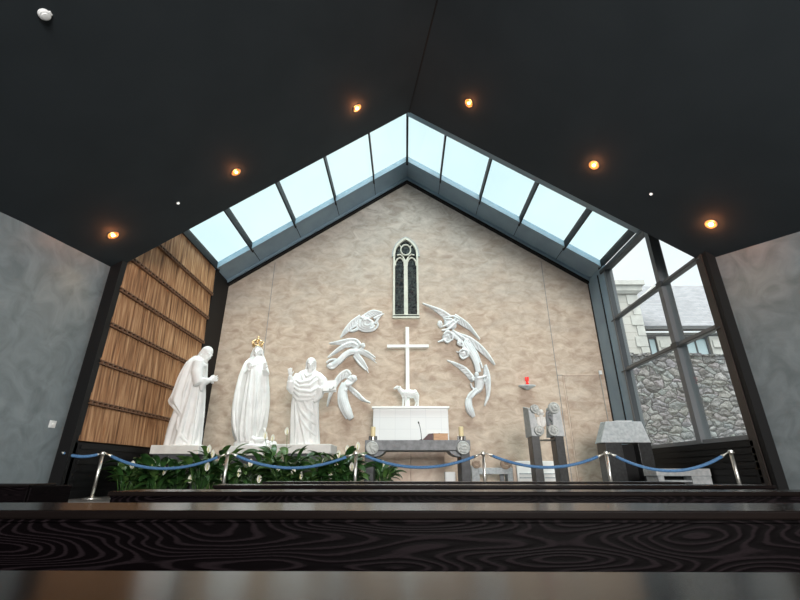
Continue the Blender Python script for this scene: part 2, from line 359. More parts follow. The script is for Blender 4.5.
for a, b_ in zip(xs[:-1], xs[1:]):
    mb = MB(); t = .1
    mb.hexa([(a+.03, 9.5, gz(a+.03)+t), (b_-.03, 9.5, gz(b_-.03)+t), (b_-.03, 12.0, gz(b_-.03)+t), (a+.03, 12.0, gz(a+.03)+t)],
            [(a+.03, 9.5, gz(a+.03)+t+.02), (b_-.03, 9.5, gz(b_-.03)+t+.02), (b_-.03, 12.0, gz(b_-.03)+t+.02), (a+.03, 12.0, gz(a+.03)+t+.02)])
    struct('window_%d' % n, mb, M['skyglass']); n += 1
# ceiling planes (folded, ridge runs slightly to the right towards the viewer)
A = Vector((.14, 8.0, 8.36)); B = Vector((.65, 5.298, 8.36))
def rx(y): return A.x+(B.x-A.x)*(y-8.0)/(B.y-8.0)
def cz(x, y): return 8.36-.69*abs(x-rx(y)) if x < rx(y) else 8.36-.69*abs(x-rx(y))
YR = -8.5
for nm, s in (('ceiling', -1), ('ceiling.001', 1)):
    xo = -8.5 if s < 0 else 10.5
    def pl(x, y):   # true planes through the ridge
        return 8.36-.69*(x-rx(y))*s
    q = [(rx(8), 8, 8.36), (rx(YR), YR, 8.36), (xo, YR, pl(xo, YR)), (xo, 8, pl(xo, 8))]
    mb = MB(); mb.prism(q, (0, 0, .25)); struct(nm, mb, M['ceiling'])
# fascia closing the space between ceiling edge and skylight
mb = MB()
for xe in (-8.5, 9): mb.prism([(rx(8), 7.9, 8.5), (xe, 7.9, 8.5-.69*abs(xe-rx(8))), (xe, 9.25, gz(xe, 10.32)), (XC, 9.25, 10.32)], (0, 0, .12))
struct('ceiling.002', mb, M['ceiling'])
mb = MB(); mb.tube([A+Vector((0, .02, .0)), (rx(YR), YR, 8.36)], .018, 6); struct('trim_7', mb, M['black'])
# left cedar wall: tiers of vertical boards with battens
zt = [.51, 1.23, 2.0, 2.775, 3.55, 4.32, 5.1, 6.02]
random.seed(3)
mb = MB()
for i in range(7):
    y = 8.0; tilt = .05
    while y < 11.95:
        wd = random.choice((.13, .16, .19)); d = random.uniform(0, .012); y2 = min(y+wd, 11.96)
        z0, z1 = zt[i]+.02, zt[i+1]-.0
        mb.hexa([(XL-.12, y+.004, z0), (XL-.0+d, y+.004, z0), (XL-.0+d, y2-.004, z0), (XL-.12, y2-.004, z0)],
                [(XL-.12, y+.004, z1), (XL-tilt+d, y+.004, z1), (XL-tilt+d, y2-.004, z1), (XL-.12, y2-.004, z1)])
        y = y2
struct('wall_left', mb, M['cedar'])
mb = MB()
for i in range(1, 7):
    z = zt[i]
    mb.box(XL-.1, XL+.02, 8.0, 11.96, z-.045, z-.02); mb.box(XL-.1, XL+.03, 8.0, 11.96, z+.015, z+.035)
    y = 8.06
    while y < 11.95:
        mb.box(XL-.08, XL+.035, y-.018, y+.018, z-.05, z+.02); y += .155
struct('trim_8', mb, M['batten'])
mb = MB(); mb.box(XL-.3, XL-.13, 7.9, 13, ZF, 6.02)
mb.box(XL-.14, XL, 7.95, 12.2, ZF, .50)                        # dark dado below the boards
for k in range(7): mb.box(XL-.05, XL+.02, 8.1, 11.9, ZF+.06+k*.13, ZF+.13+k*.13)
mb.box(XL-.14, XL+.0, 11.96, 12.98, ZF, gz(XL)-.05)           # dark post in the corner
mb.box(XL-.30, XL-.0, 7.86, 8.02, ZF-.5, 4.3)                    # jamb
struct('wall_left_frame', mb, M['black'])
# left grey nave wall
mb = MB(); mb.hexa([(-6.5, 5.74, ZN), (-6.15, 5.74, ZN), (-6.17, 7.92, ZN), (-6.5, 7.92, ZN)], [(-6.5, 5.74, 4.2), (-6.15, 5.74, 4.2), (-6.17, 7.92, 4.2), (-6.5, 7.92, 4.2)])
mb.hexa([(-6.9, YR, ZN), (-6.5, YR, ZN), (-6.15, 5.74, ZN), (-6.5, 5.74, ZN)], [(-6.9, YR, 5), (-6.5, YR, 5), (-6.15, 5.74, 5), (-6.5, 5.74, 5)])
struct('wall_left_nave', mb, M['grey_wall'])
# right grey nave wall (splays outwards)
def rwx(y): return 6.33+(7.9-y)*.40 if y > 4 else 7.89+(4-y)*.1
mb = MB()
for y0, y1 in ((YR, 4), (4, 7.82)):
    mb.hexa([(rwx(y0), y0, ZN), (rwx(y0)+.4, y0, ZN), (rwx(y1)+.4, y1, ZN), (rwx(y1), y1, ZN)], [(rwx(y0), y0, 5), (rwx(y0)+.4, y0, 5), (rwx(y1)+.4, y1, 5), (rwx(y1), y1, 5)])
struct('wall_right_nave', mb, M['grey_wall'])
# unseen rear wall; its opening is made up to suit the fill light
mb = MB(); mb.box(-7, 9.5, YR-.3, YR, ZN, 1.0); mb.box(-7, 9.5, YR-.3, YR, 5.4, 9.5); mb.box(-7, -5.2, YR-.3, YR, 1, 5.4); mb.box(5.4, 9.5, YR-.3, YR, 1, 5.4)
struct('wall_rear', mb, M['grey_wall'])
# right glazed wall
mb = MB(); mb.box(XR, XR+.14, 7.82, 11.9, ZF, .56)
for k in range(8): mb.box(XR-.02, XR+.02, 7.95, 11.6, ZF+.03+k*.12, ZF+.13+k*.12)
mb.box(XR+.0, XR+.17, 7.72, 7.84, ZF-.5, 4.4)
mb.box(XR+.19, XR+.22, 12.6, 12.99, ZF, 6)
struct('wall_right', mb, M['black'])
mb = MB(); mb.box(XR-.02, XR+.14, 7.84, 8.02, ZF-.5, 4.4); struct('trim_9', mb, M['brownblack'])
mb = MB(); mb.box(XR-.02, XR+.16, 11.78, 12.93, ZF, gz(XR)-.03)
struct('trim_10', mb, M['steel'])
mb = MB(); mb.box(XR-.05, XR-.02, 12.2, 12.22, ZF, 5.8); mb.box(XR-.03, XR+.04, 12.93, 12.995, ZF, 6.1); struct('trim_11', mb, M['black'])
mb = MB()
for y, wd in ((9.36, .15), (11.75, .08)): mb.box(XR-.04, XR+.20, y-wd/2, y+wd/2, .56, 5.86)
for z in (2.67, 4.19): mb.box(XR-.0, XR+.12, 7.9, 11.9, z-.04, z+.05)
mb.box(XR-.01, XR+.12, 7.9, 11.9, .54, .62)
struct('trim_12', mb, M['mull'])
mb = MB()
for z in (2.67, 4.19): mb.box(XR-.05, XR+.05, 7.9, 11.9, z-.065, z-.035)
for z in (2.67, 4.19):
    for y in (9.36,): mb.box(XR-.06, XR+.06, y-.1, y+.1, z-.07, z+.06)
mb.box(XR-.06, XR+.16, 7.9, 12.0, 5.74, 5.84)
for y in (9.44, 11.71): mb.box(XR-.03, XR+.1, y-.01, y+.01, .56, 5.8)
struct('trim_13', mb, M['mulld'])
for a, b_ in ((8.02, 9.3), (9.42, 11.7)):
    for z0, z1 in ((.62, 2.6), (2.72, 4.12), (4.24, 5.74)):
        mb = MB(); mb.box(XR+.06, XR+.075, a-.05, b_+.05, z0-.05, z1+.05); struct('window_%d' % n, mb, M['clearglass']); n += 1
# floors
mb = MB(); mb.box(XL-.2, XR+.2, 7.7, 13.1, ZF-.3, ZF); struct('floor', mb, M['carpet'])
mb = MB(); mb.box(-4, 5, 7.3, 7.7, ZN, ZF-.17); mb.box(-4, 5, 6.9, 7.3, ZN, ZF-.34); mb.box(XL-.2, XR+.2, 7.5, 7.7, ZN-.05, ZF-.0)
struct('floor_step', mb, M['carpet'])
mb = MB(); mb.box(-7, 9.5, YR-.3, 7.7, ZN-.2, ZN); struct('floor_nave', mb, M['floor'])
mb = MB(); mb.box(XR+.3, 60, 5, 60, ZF-.6, ZF-.4); struct('ground', mb, M['ground'])

# jamb return wall right (black line beside the grey wall)
# ------------------------------------------------------------------ gothic window in the gable
def arch(cx, zs, hw, zb, top, n=10, m=0.0):
    # pointed arch outline from bottom-left round to bottom-right; inset m
    hw = hw-m; top = top-m*1.3; zb = zb+m
    H = top-zs; R = (hw*hw+H*H)/(2*hw); pts = [(cx-hw, zb)]
    a1 = math.asin(min(1, H/R))
    for i in range(n+1):
        a = a1*i/n; pts.append((cx-hw+R-R*math.cos(a), zs+R*math.sin(a)))
    for i in range(n-1, -1, -1):
        a = a1*i/n; pts.append((cx+hw-R+R*math.cos(a), zs+R*math.sin(a)))
    pts.append((cx+hw, zb)); return pts
WX = .055
def ring(mb, o, i, y0, y1):
    k = len(o)
    vs = [(p[0], y0, p[1]) for p in o]+[(p[0], y0, p[1]) for p in i]+[(p[0], y1, p[1]) for p in o]+[(p[0], y1, p[1]) for p in i]
    fs = []
    for j in range(k):
        q = (j+1) % k
        fs += [(j, q, q+k, j+k), (j+2*k, j+3*k, q+3*k, q+2*k), (j, j+2*k, q+2*k, q), (j+k, q+k, q+3*k, j+3*k)]
    mb.add(vs, fs)
wroot = thing('gothic_window', 'tall pointed twin lancet window of pale stone high on the gable wall', 'window', (WX, 13, 4.7))
mb = MB(); ring(mb, arch(WX, 6.95, .43, 4.68, 7.63), arch(WX, 6.95, .43, 4.68, 7.63, m=.065), 12.86, 13.01)
mb.box(WX-.44, WX+.44, 12.86, 13.01, 4.62, 4.72)
mb.build('surround', M['tracery'], wroot, bevel=0)
mb = MB(); ring(mb, arch(WX, 6.95, .48, 6.9, 7.69), arch(WX, 6.95, .43, 6.9, 7.63), 12.90, 13.01); mb.build('hood_mould', M['lime_grey'], wroot)
mb = MB(); mb.box(WX-.065, WX+.065, 12.88, 13.0, 4.7, 6.75)
mb.torus((WX, 12.93, 7.16), (.17), .024, Matrix.Rotation(PI/2, 3, 'X') @ Matrix.Diagonal((1, 1.2, 1)), 28)
for s in (-1, 1):
    cx = WX+s*.205
    pts = [(cx-.155, 12.93, 6.55), (cx-.15, 12.93, 6.68), (cx-.09, 12.93, 6.80), (cx, 12.93, 6.86), (cx+.09, 12.93, 6.80), (cx+.15, 12.93, 6.68), (cx+.155, 12.93, 6.55)]
    mb.tube(pts, .03, 8)
    mb.tube([(WX+s*.03, 12.93, 6.75), (WX+s*.1, 12.93, 6.9), (WX+s*.19, 12.93, 6.98), (WX+s*.30, 12.93, 6.95)], .028, 8)
    mb.tube([(WX+s*.16, 12.93, 7.28), (WX+s*.22, 12.93, 7.36)], .022, 8)
mb.build('tracery', M['tracery'], wroot)
mb = MB(); mb.prism([(p[0], 12.965, p[1]) for p in arch(WX, 6.95, .43, 4.68, 7.63, m=.06)], (0, .025, 0)); gl = mb.build('leaded_glass', M['leaded'], wroot)
mb = MB()
for s in (-1, 1):
    for k in range(1, 8): mb.box(WX+s*.205-.14, WX+s*.205+.14, 12.955, 12.968, 4.72+k*.26, 4.73+k*.26)
mb.build('lead_bar', M['mulld'], wroot)

# ------------------------------------------------------------------ outside
mb = MB(); mb.box(6.6, 26, 17, 17.6, ZF-.5, 4.42); 
o = mb.build('stone_boundary_wall', M['rubble']); tag(o, 'rough grey rubble stone wall outside the right glazing', 'wall')
mb = MB()
random.seed(11)
x = 6.6
while x < 26:
    l = random.uniform(.3, .8); h = random.uniform(.04, .14); mb.box(x, x+l-.02, 16.96, 17.64, 4.40, 4.42+h); x += l
mb.build('coping', M['rubble'], o)
br = thing('slate_roofed_building', 'pale stone building with slate roof beyond the rubble wall', 'building', (16, 22, ZF-.4))
mb = MB(); mb.box(12.9, 34, 22, 30, ZF-.4, 7.0); mb.build('wall', M['extpale'], br)
mb = MB(); mb.prism([(12.6, 21.7, 7.15), (34, 21.7, 7.15), (34, 26, 11.55), (12.6, 26, 11.55)], (0, .05, -.15)); mb.build('roof', M['slate'], br)
mb = MB(); mb.box(12.9, 34, 21.55, 21.75, 7.05, 7.25); mb.box(12.9, 34, 21.85, 22.0, 6.72, 6.84); mb.build('gutter', M['gutter'], br)
for k, (a, b_) in enumerate(((12.75, 13.45), (15.0, 16.15), (17.9, 19.1))):
    mb = MB(); mb.box(a, b_, 21.93, 22.0, 4.4, 6.66); wd = mb.build('window', M['winpane'], br)
    mb = MB(); mb.box(a-.08, a, 21.85, 22.0, 4.4, 6.7); mb.box(b_, b_+.08, 21.85, 22.0, 4.4, 6.7); mb.box(a, b_, 21.85, 22, 6.62, 6.7); mb.box((a+b_)/2-.03, (a+b_)/2+.03, 21.88, 22, 4.4, 6.65)
    mb.build('window_frame', M['mulld'], wd)
for a, b_ in ((13.5, 14.5), (16.3, 17.6)):
    mb = MB(); mb.box(a, b_, 21.8, 22.0, 4.2, 6.72); mb.box(a+.1, b_-.1, 21.74, 21.8, 6.1, 6.5); mb.build('pier', M['extpale'], br)
gr = thing('ashlar_gable', 'pale ashlar stone corner with moulded cornice at left of the outside view', 'building', (12, 21, ZF-.4))
mb = MB(); mb.box(10.6, 12.45, 21, 24, ZF-.4, 9.0); mb.build('wall', M['ashlar'], gr)
mb = MB(); mb.box(10.5, 12.9, 20.7, 24.2, 9.3, 9.55); mb.box(10.5, 12.75, 20.8, 24.1, 9.0, 9.3); mb.hexa([(10.5, 20.9, 8.85), (12.55, 20.9, 8.85), (12.55, 24, 8.85), (10.5, 24, 8.85)], [(10.5, 20.8, 9.0), (12.7, 20.8, 9.0), (12.7, 24, 9.0), (10.5, 24, 9.0)])
mb.build('cornice', M['extpale'], gr)
mb = MB()
for k in range(16): mb.box(12.1-(k % 2)*.2, 12.5, 20.95, 21.0, ZF+k*.58, ZF+.54+k*.58)
mb.build('quoin', M['extpale'], gr)
mb = MB(); mb.prism([(12.45, 21.0, 8.1), (12.45, 21.0, 8.5), (14.0, 21.6, 9.7), (14.0, 21.6, 9.3)], (0, .4, 0)); mb.build('sloping_coping', M['extpale'], gr)

# ------------------------------------------------------------------ ceiling lights
def ceil_pt(u, v):
    # intersection with the ceiling plane on that side
    s = -1 if u < 425 else 1
    e1 = Vector((s, 0, -.69)); nn = e1.cross(B-A); r = ray(u, v); return r*(nn.dot(A)/nn.dot(r)), nn.normalized()*(1 if nn.z > 0 else -1)
down = [(357, 108, 'recessed amber downlight glowing in the dark ceiling, just left of the skylight peak', 1.25), (236, 172, 'recessed amber downlight on the left ceiling slope, halfway down', .8), (113, 235, 'recessed amber downlight lowest on the left ceiling slope, above the grey wall', 1.0),
        (469, 103, 'recessed amber downlight on the right ceiling slope nearest the ridge', .8), (594, 165, 'recessed amber downlight halfway down the right ceiling slope', 1.0), (711, 224, 'recessed amber downlight lowest on the right ceiling slope, above the glass wall corner', 1.4)]
for u, v, lb, k in down:
    p, nn = ceil_pt(u, v); R = nn.to_track_quat('Z', 'Y').to_matrix()
    t = thing('downlight', lb, 'ceiling light', p, 'recessed ceiling downlights')
    mb = MB(); mb.lathe([(.062*1, .012), (.085, -.012), (.10, -.012), (.105, .0), (.10, .01)], p, 28, R); mb.build('trim_ring', M['trimring'], t, smooth=True)
    mb = MB(); mb.lathe([(.075, -.004), (.055, -.010), (.045, -.012), (.0001, -.012)], p, 24, R); mb.build('glow_reflector', M['glow_reflector'], t, smooth=True)
    mb = MB(); mb.ell(p-nn*.012, .034*k, .034*k, .018, R); mb.build('bulb', M['bulb'], t, smooth=True)
    l = bpy.data.lights.new('downlight_lamp', 'SPOT'); l.energy = 35; l.color = (1, .62, .35); l.spot_size = 1.6; l.spot_blend = .6; l.shadow_soft_size = .05
    lo = bpy.data.objects.new('downlight_lamp', l); C.objects.link(lo); lo.location = p-nn*.06 - p; lo.parent = t
    l2 = bpy.data.lights.new('halo_helper', 'POINT'); l2.energy = 9.0*k; l2.color = (1, .33, .12); l2.shadow_soft_size = .02  # extra lamp added to spread a glow around the bulb
    lo = bpy.data.objects.new('halo_helper', l2); C.objects.link(lo); lo.location = -nn*.05; lo.parent = t
for u, v, lb in ((178, 203, 'tiny round white sensor on the left slope of the dark ceiling'), (651, 194, 'tiny round white sensor on the right slope of the dark ceiling')):
    p, nn = ceil_pt(u, v); R = nn.to_track_quat('Z', 'Y').to_matrix()
    t = thing('ceiling_sensor', lb, 'sensor', p, 'small ceiling sensors')
    mb = MB(); mb.lathe([(.034, .0), (.034, -.008), (.026, -.016)], p, 20, R); mb.build('rim', M['plastic'], t)
    mb = MB(); mb.ell(p-nn*.016, .02, .02, .012, R); mb.build('lens', M['led'], t, smooth=True)
p, nn = ceil_pt(44, 14); R = nn.to_track_quat('Z', 'Y').to_matrix()
t = thing('smoke_detector', 'white round smoke detector at the top left of the dark ceiling', 'smoke detector', p)
mb = MB(); mb.lathe([(.062, .0), (.062, -.022), (.052, -.036)], p, 24, R); mb.build('housing', M['plastic'], t, smooth=False)
mb = MB(); mb.lathe([(.038, -.036), (.034, -.05), (.0001, -.053)], p, 20, R); mb.box(-.02, .02, .05, .075, -.02, 0, Matrix.Translation(p) @ R.to_4x4()); mb.build('sensor_cap', M['plastic'], t)

# ------------------------------------------------------------------ figures
def head(mb, c, fwd, up=(0, 0, 1), s=1.0, hair=True, beard=False, veil=False, hairlen=.12):
    # s=1 : head height .30
    f = Vector(fwd).normalized(); u = Vector(up); u = (u-f*u.dot(f)).normalized(); r = f.cross(u)
    R = Matrix((r, f, u)).transposed()   # local x=right y=forward z=up
    c = Vector(c)
    def E(p, a, b, d, rot=None):
        mm = R @ rot if rot is not None else R
        mb.ell(c+R @ (Vector(p)*s), a*s, b*s, d*s, mm)
    def T(ps, rs, n=8): mb.tube([c+R @ (Vector(p)*s) for p in ps], [q*s for q in rs], n)
    E((0, -.015, .035), .096, .118, .112)            # skull
    E((0, .045, -.040), .078, .084, .098)            # face
    E((0, .072, -.112), .040, .036, .034)            # chin
    T([(0, .120, .028), (0, .156, -.026), (0, .144, -.042)], [.011, .019, .013])   # nose
    for q in (-1, 1):
        T([(q*.066, .092, .032), (q*.032, .122, .038), (q*.008, .120, .030)], [.010, .013, .008])   # brow
        E((q*.034, .114, .008), .017, .012, .011)   # eye
        E((q*.050, .088, -.032), .026, .030, .024)   # cheek
        E((q*.095, -.005, -.012), .014, .028, .036)  # ear
    T([(-.028, .118, -.070), (0, .131, -.068), (.028, .118, -.070)], [.006, .011, .006])
    T([(-.022, .114, -.083), (0, .126, -.083), (.022, .114, -.083)], [.005, .009, .005])
    T([(0, -.02, -.06), (0, -.035, -.20)], [.060, .075], 12)   # neck
    if beard:
        E((0, .070, -.120), .058, .050, .062)
        for q in (-.035, -.012, .012, .035): T([(q, .10, -.09), (q*.9, .105, -.15), (q*.4, .085, -.195)], [.016, .018, .008])
        T([(-.05, .100, -.072), (0, .134, -.056), (.05, .100, -.072)], [.010, .009, .010])
    if hair:
        E((0, -.03, .050), .108, .122, .112)
        for k in range(11):
            a = PI*(.0+k/10.0); x = math.cos(a)*.098; y = -.02-math.sin(a)*.095
            T([(x*.6, y*.5+.0, .135), (x, y, .06), (x*1.06, y*1.02, -.04), (x*1.1, y*1.05, -.04-hairlen)], [.018, .024, .025, .014])
    if veil:
        E((0, -.05, .045), .112, .115, .12)
        for k in range(13):
            a = PI*(.02+.96*k/12.0); x = math.cos(a)*.112; y = -.02-math.sin(a)*.105
            T([(x*.55, y*.5+.02, .145), (x, y, .06), (x*1.2, y*1.05, -.06), (x*1.75, y*1.2, -.22)], [.022, .028, .03, .035])
def hand(mb, wrist, d, palm_n, s=1.0, curl=.25):
    # d finger direction, palm_n palm normal
    d = Vector(d).normalized(); nn = Vector(palm_n); nn = (nn-d*nn.dot(d)).normalized(); sd = d.cross(nn); wv = Vector(wrist)
    Rm = Matrix((sd, nn, d)).transposed()
    mb.ell(wv+d*.055*s, .043*s, .020*s, .062*s, Rm)
    for k, (o, l) in enumerate(((-.034, .062), (-.012, .078), (.011, .084), (.033, .074))):
        b = wv+d*.095*s+sd*o*s; m_ = b+d*l*.5*s+nn*curl*.02*s+sd*o*.25*s; e = b+d*l*s*(1-curl*.3)+nn*curl*.065*s+sd*o*.4*s
        mb.tube([wv+d*.05*s+sd*o*.8*s, b, m_, e], [.0125*s, .0125*s, .011*s, .008*s], 8)
    b = wv+d*.03*s+sd*.035*s
    mb.tube([b, b+d*.03*s+sd*.03*s+nn*.01*s, b+d*.07*s+sd*.042*s+nn*.02*s], [.015*s, .014*s, .010*s], 8)
def smooth_interp(secs, n):
    # secs: list of tuples by z, Catmull-Rom
    out = []; m = len(secs)
    for i in range(n+1):
        t = i/n*(m-1); k = min(int(t), m-2); f = t-k
        p0, p1, p2, p3 = secs[max(k-1, 0)], secs[k], secs[k+1], secs[min(k+2, m-1)]
        out.append(tuple(.5*((2*b)+(-a+c)*f+(2*a-5*b+4*c-d)*f*f+(-a+3*b-3*c+d)*f**3) for a, b, c, d in zip(p0, p1, p2, p3)))
    return out
def robe(mb, secs, nf=9, nz=90, seed=0, tw=.3, na=96, sharp=1.3, power=1.0):
    # secs: (z, cx, cy, rx, ry, amp)
    rnd = random.Random(seed); ph = [rnd.uniform(0, 6.28) for _ in range(6)]
    rows = smooth_interp(secs, nz); vs = []
    z0 = rows[0][0]; z1 = rows[-1][0]
    for (z, cx, cy, rx_, ry_, am) in rows:
        h = (z-z0)/(z1-z0)
        for k in range(na):
            a = 2*PI*k/na
            aa = a+tw*h*math.sin(a+ph[0])+.10*math.sin(3*h+ph[1]+2*a)
            f1 = 1-abs(math.sin(nf*aa/2+ph[2]+.5*math.sin(2*h*PI*.5+ph[3])))**sharp*2*.5
            f2 = math.sin((nf*2+1)*aa+ph[4]+1.5*h)
            q = 1+1.5*am*((f1-.4)*1.5+.28*f2)
            vs.append(Vector((cx+rx_*math.cos(a)*q, cy+ry_*math.sin(a)*q, z)))
    m = len(rows); fs = [(i*na+k, i*na+(k+1) % na, (i+1)*na+(k+1) % na, (i+1)*na+k) for i in range(m-1) for k in range(na)]
    fs += [tuple(range(na))[::-1], tuple(range((m-1)*na, m*na))]
    mb.add(vs, fs); return rows
def surf_y(rows, x, z, push=0):
    # front (towards viewer) surface y of a robe at (x,z)
    best = min(rows, key=lambda r: abs(r[0]-z)); _, cx, cy, a, b, am = best
    q = max(-.97, min(.97, (x-cx)/a)); return cy-b*math.sqrt(1-q*q)-push
def sil(Y, rows_px, depth, amps):
    # silhouette rows (v, left u, right u) -> robe sections, bottom to top
    out = []
    for (v, l, r), d, am in zip(rows_px, depth, amps):
        a = at(l, v, Y); b = at(r, v, Y); out.append((a.z, (a.x+b.x)/2, Y, (b.x-a.x)/2, d, am))
    return out[::-1] if out[0][0] > out[-1][0] else out
def ridge(mb, rows, pts, Y, r=.03, push=0, n=8):
    # fold ridges laid on the robe surface; pts in traced picture positions at depth Y
    ps = []
    for u, v in pts:
        q = at(u, v, Y); ps.append(Vector((q.x, surf_y(rows, q.x, q.z, push), q.z)))
    # refine
    dense = []
    for i in range(len(ps)-1):
        for k in range(5):
            f = k/5; q = ps[i].lerp(ps[i+1], f); q.y = surf_y(rows, q.x, q.z, push); dense.append(q)
    dense.append(ps[-1]); m = len(dense)
    mb.tube(dense, [1.35*r*(.35+.65*math.sin(PI*(i+.5)/m)) for i in range(m)], n)

# --- statue 1: bearded man, profile right, hands joined
Y1 = 10.3
px = [(357, 194, 204.5), (361, 190, 205), (368, 187.5, 205), (376, 185.5, 205), (385, 183, 204.5), (395, 180.5, 204), (405, 177, 203), (415, 174, 202), (427, 170.5, 200.5), (437, 168, 199.5), (447, 166, 198)]
st = thing('praying_statue', 'tall white marble statue of a bearded man bowing with joined hands, beside the timber wall', 'statue', (-5.3, Y1, at(0, 0, 1).z*0+.42))
mb = MB()
rows = robe(mb, sil(Y1, px, [.14, .20, .23, .25, .26, .27, .29, .30, .31, .32, .33], [.01, .02, .03, .04, .05, .06, .07, .08, .08, .09, .09]), nf=9, seed=2)
# cloak hanging behind
cpx = [(358.5, 193, 202), (361.5, 189.5, 203), (368, 186, 202), (378, 181, 200), (388, 177.5, 197), (397, 173.5, 195.5), (403, 171, 194), (409, 176, 193), (416, 183, 192), (423, 188, 190.5)]
crow = robe(mb, sil(Y1, cpx, [.12, .22, .27, .30, .32, .34, .34, .32, .28, .18], [.01, .02, .03, .04, .05, .05, .05, .05, .04, .02]), nf=7, seed=5)
for pl_, r in (([(203, 357), (200, 368), (198, 382), (195, 396), (192, 410), (190, 423)], .035), ([(171.5, 403), (179, 408), (185, 415), (190, 423)], .03), ([(196, 358), (190, 372), (185, 388), (180, 404)], .03), ([(199, 359), (195, 376), (190, 394), (187, 412)], .025), ([(192, 360), (183, 380), (176, 400)], .025)):
    ridge(mb, crow, pl_, Y1, r)
for pl_, r in (([(203, 395), (200, 420), (196, 446)], .035), ([(196, 425), (193, 446)], .03), ([(190, 424), (186, 436), (181, 446)], .035), ([(178, 412), (173, 430), (169, 445)], .03), ([(184, 418), (184, 430), (190, 440), (197, 446)], .03), ([(203.5, 385), (202, 410), (198, 440)], .03), ([(201, 362), (204, 370), (205, 378)], .03), ([(171, 425), (168, 445)], .025)):
    ridge(mb, rows, pl_, Y1, r)
hc = at(206.6, 354.2, Y1)
head(mb, hc, (.78, -.42, -.42), (.42, 0, .9), 1.25, beard=True, hairlen=.07)
mb.ell(at(199, 362, Y1), .20, .24, .12)
sh = at(199, 362, Y1-.22); el = at(198, 383, Y1-.28); wr = at(210, 380, Y1-.10)
mb.tube([sh, sh.lerp(el, .5)+Vector((-.03, -.03, 0)), el, el.lerp(wr, .5), wr], [.13, .13, .125, .10, .055], 14)
mb.tube([at(203, 379, Y1-.22), at(202.5, 384, Y1-.22), at(201, 391, Y1-.2)], [.10, .085, .03], 12)    # hanging sleeve
el2 = at(203, 384, Y1+.22); mb.tube([at(203, 363, Y1+.2), el2, at(211, 380, Y1+.02)], [.12, .11, .05], 12)
for q in (-1, 1): hand(mb, at(208.5, 380.3, Y1-.06+q*.028), (.95, 0, .22), (0, -q, 0), 1.4, .03)
# collar of the mantle, shoe
mb.tube([at(197, 359, Y1-.15), at(202, 363.5, Y1-.24), at(207, 366, Y1-.16)], [.035, .045, .035], 10)
mb.ell(at(199, 447, Y1-.15), .16, .07, .05)
mb.build('figure', M['white'], st, vox=.0135)
a = at(147, 451, Y1-.35); b = at(200.5, 451, Y1-.35)
mb = MB(); mb.box(a.x+.1, b.x-.02, Y1-.42, Y1+.25, rows[0][0]-.17, rows[0][0]+.02); mb.build('marble_base', M['cream'], st, bevel=.015)
mb = MB(); mb.box(a.x+.16, b.x-.1, Y1-.36, Y1+.4, ZF, rows[0][0]-.17); mb.build('pedestal', M['lime_leg'], st, bevel=.01)
st.location.z = st.location.z

# --- statue 2: crowned woman with mantle
Y2 = 11.3
px = [(357, 252.5, 262.5), (360.5, 249.5, 264), (366, 245.5, 266.5), (375, 241.5, 268), (386, 238, 269), (397, 235, 269.6), (408, 233, 269.3), (418, 232.2, 268), (428, 232.5, 266), (436, 234, 262.5), (442, 236.5, 259)]
st = thing('crowned_statue', 'white marble statue of a crowned woman in a long mantle, middle of the three', 'statue', (-4.1, Y2, ZF))
mb = MB()
rows = robe(mb, sil(Y2, px, [.14, .20, .27, .30, .32, .34, .35, .36, .36, .34, .30], [.0, .005, .01, .012, .015, .02, .025, .03, .03, .04, .04]), nf=6, seed=4)
gpx = [(356.5, 254.5, 261), (361.5, 252, 262.8), (370, 249, 264), (380, 247, 264.5), (392, 244, 265), (405, 242, 264), (418, 240, 263), (430, 239, 261), (438, 239, 259.5), (443, 240, 258)]
grow = robe(mb, sil(Y2-.10, gpx, [.09, .18, .27, .30, .33, .36, .38, .40, .40, .38], [.0, .01, .02, .035, .045, .055, .06, .07, .07, .07]), nf=10, seed=9, sharp=1.0)
for sx in (0, 1):
    e = [(250.8, 358.5), (248.3, 363), (243.5, 378), (240, 395), (238, 412), (238.5, 428), (242, 441)] if sx == 0 else [(263, 358.5), (265.6, 363), (267, 378), (267.6, 395), (266.8, 412), (263.5, 428), (257.5, 441)]
    ridge(mb, rows, e, Y2, .045, .02)
for e, r in (([(247, 368), (243, 385), (241, 410), (242, 432)], .028), ([(266, 370), (266.5, 395), (264, 425)], .022), ([(240, 385), (236, 405), (236, 425), (240, 438)], .025)): ridge(mb, rows, e, Y2, r)
for e, r in (([(255, 372), (253, 400), (250, 438)], .035), ([(259, 372), (259, 400), (256, 438)], .03), ([(252, 375), (248, 405), (245, 436)], .03), ([(262, 374), (262.5, 405), (260, 430)], .03), ([(252.5, 364), (257, 368), (262, 364)], .02)): ridge(mb, grow, e, Y2-.1, r)
mb.tube([at(248, 436, Y2-.35), at(256, 441, Y2-.4), at(266, 438, Y2-.25), at(264, 428, Y2-.3)], [.05, .09, .07, .03], 10)
hc = at(257.6, 352.6, Y2-.10)
head(mb, hc, (.06, -1, -.25), (0, 0, 1), 1.0, hair=False, veil=True)
mb.ell(at(257, 364, Y2-.02), .24, .17, .11)
robe(mb, sil(Y2+.12, [(346, 255, 260.5), (350, 253, 262), (355, 251, 263.5), (360, 249.5, 264.5), (366, 247, 266)], [.08, .13, .17, .19, .2], [0, .01, .01, .01, .01]), nf=5, nz=30, seed=3)
for q, el, wr in ((-1, at(247.5, 374, Y2-.22), at(249.5, 369, Y2-.36)), (1, at(266, 374, Y2-.22), at(264.2, 369, Y2-.36))):
    mb.tube([at(257+q*6, 362, Y2-.05), el, wr], [.09, .09, .05], 12)
    hand(mb, wr, (q*.15, -.25, .95), (0, -1, -.2), 1.1, .15)
mb.build('figure', M['white'], st, vox=.0135)
zb = rows[0][0]
mb = MB(); c0 = at(256, 442, Y2)
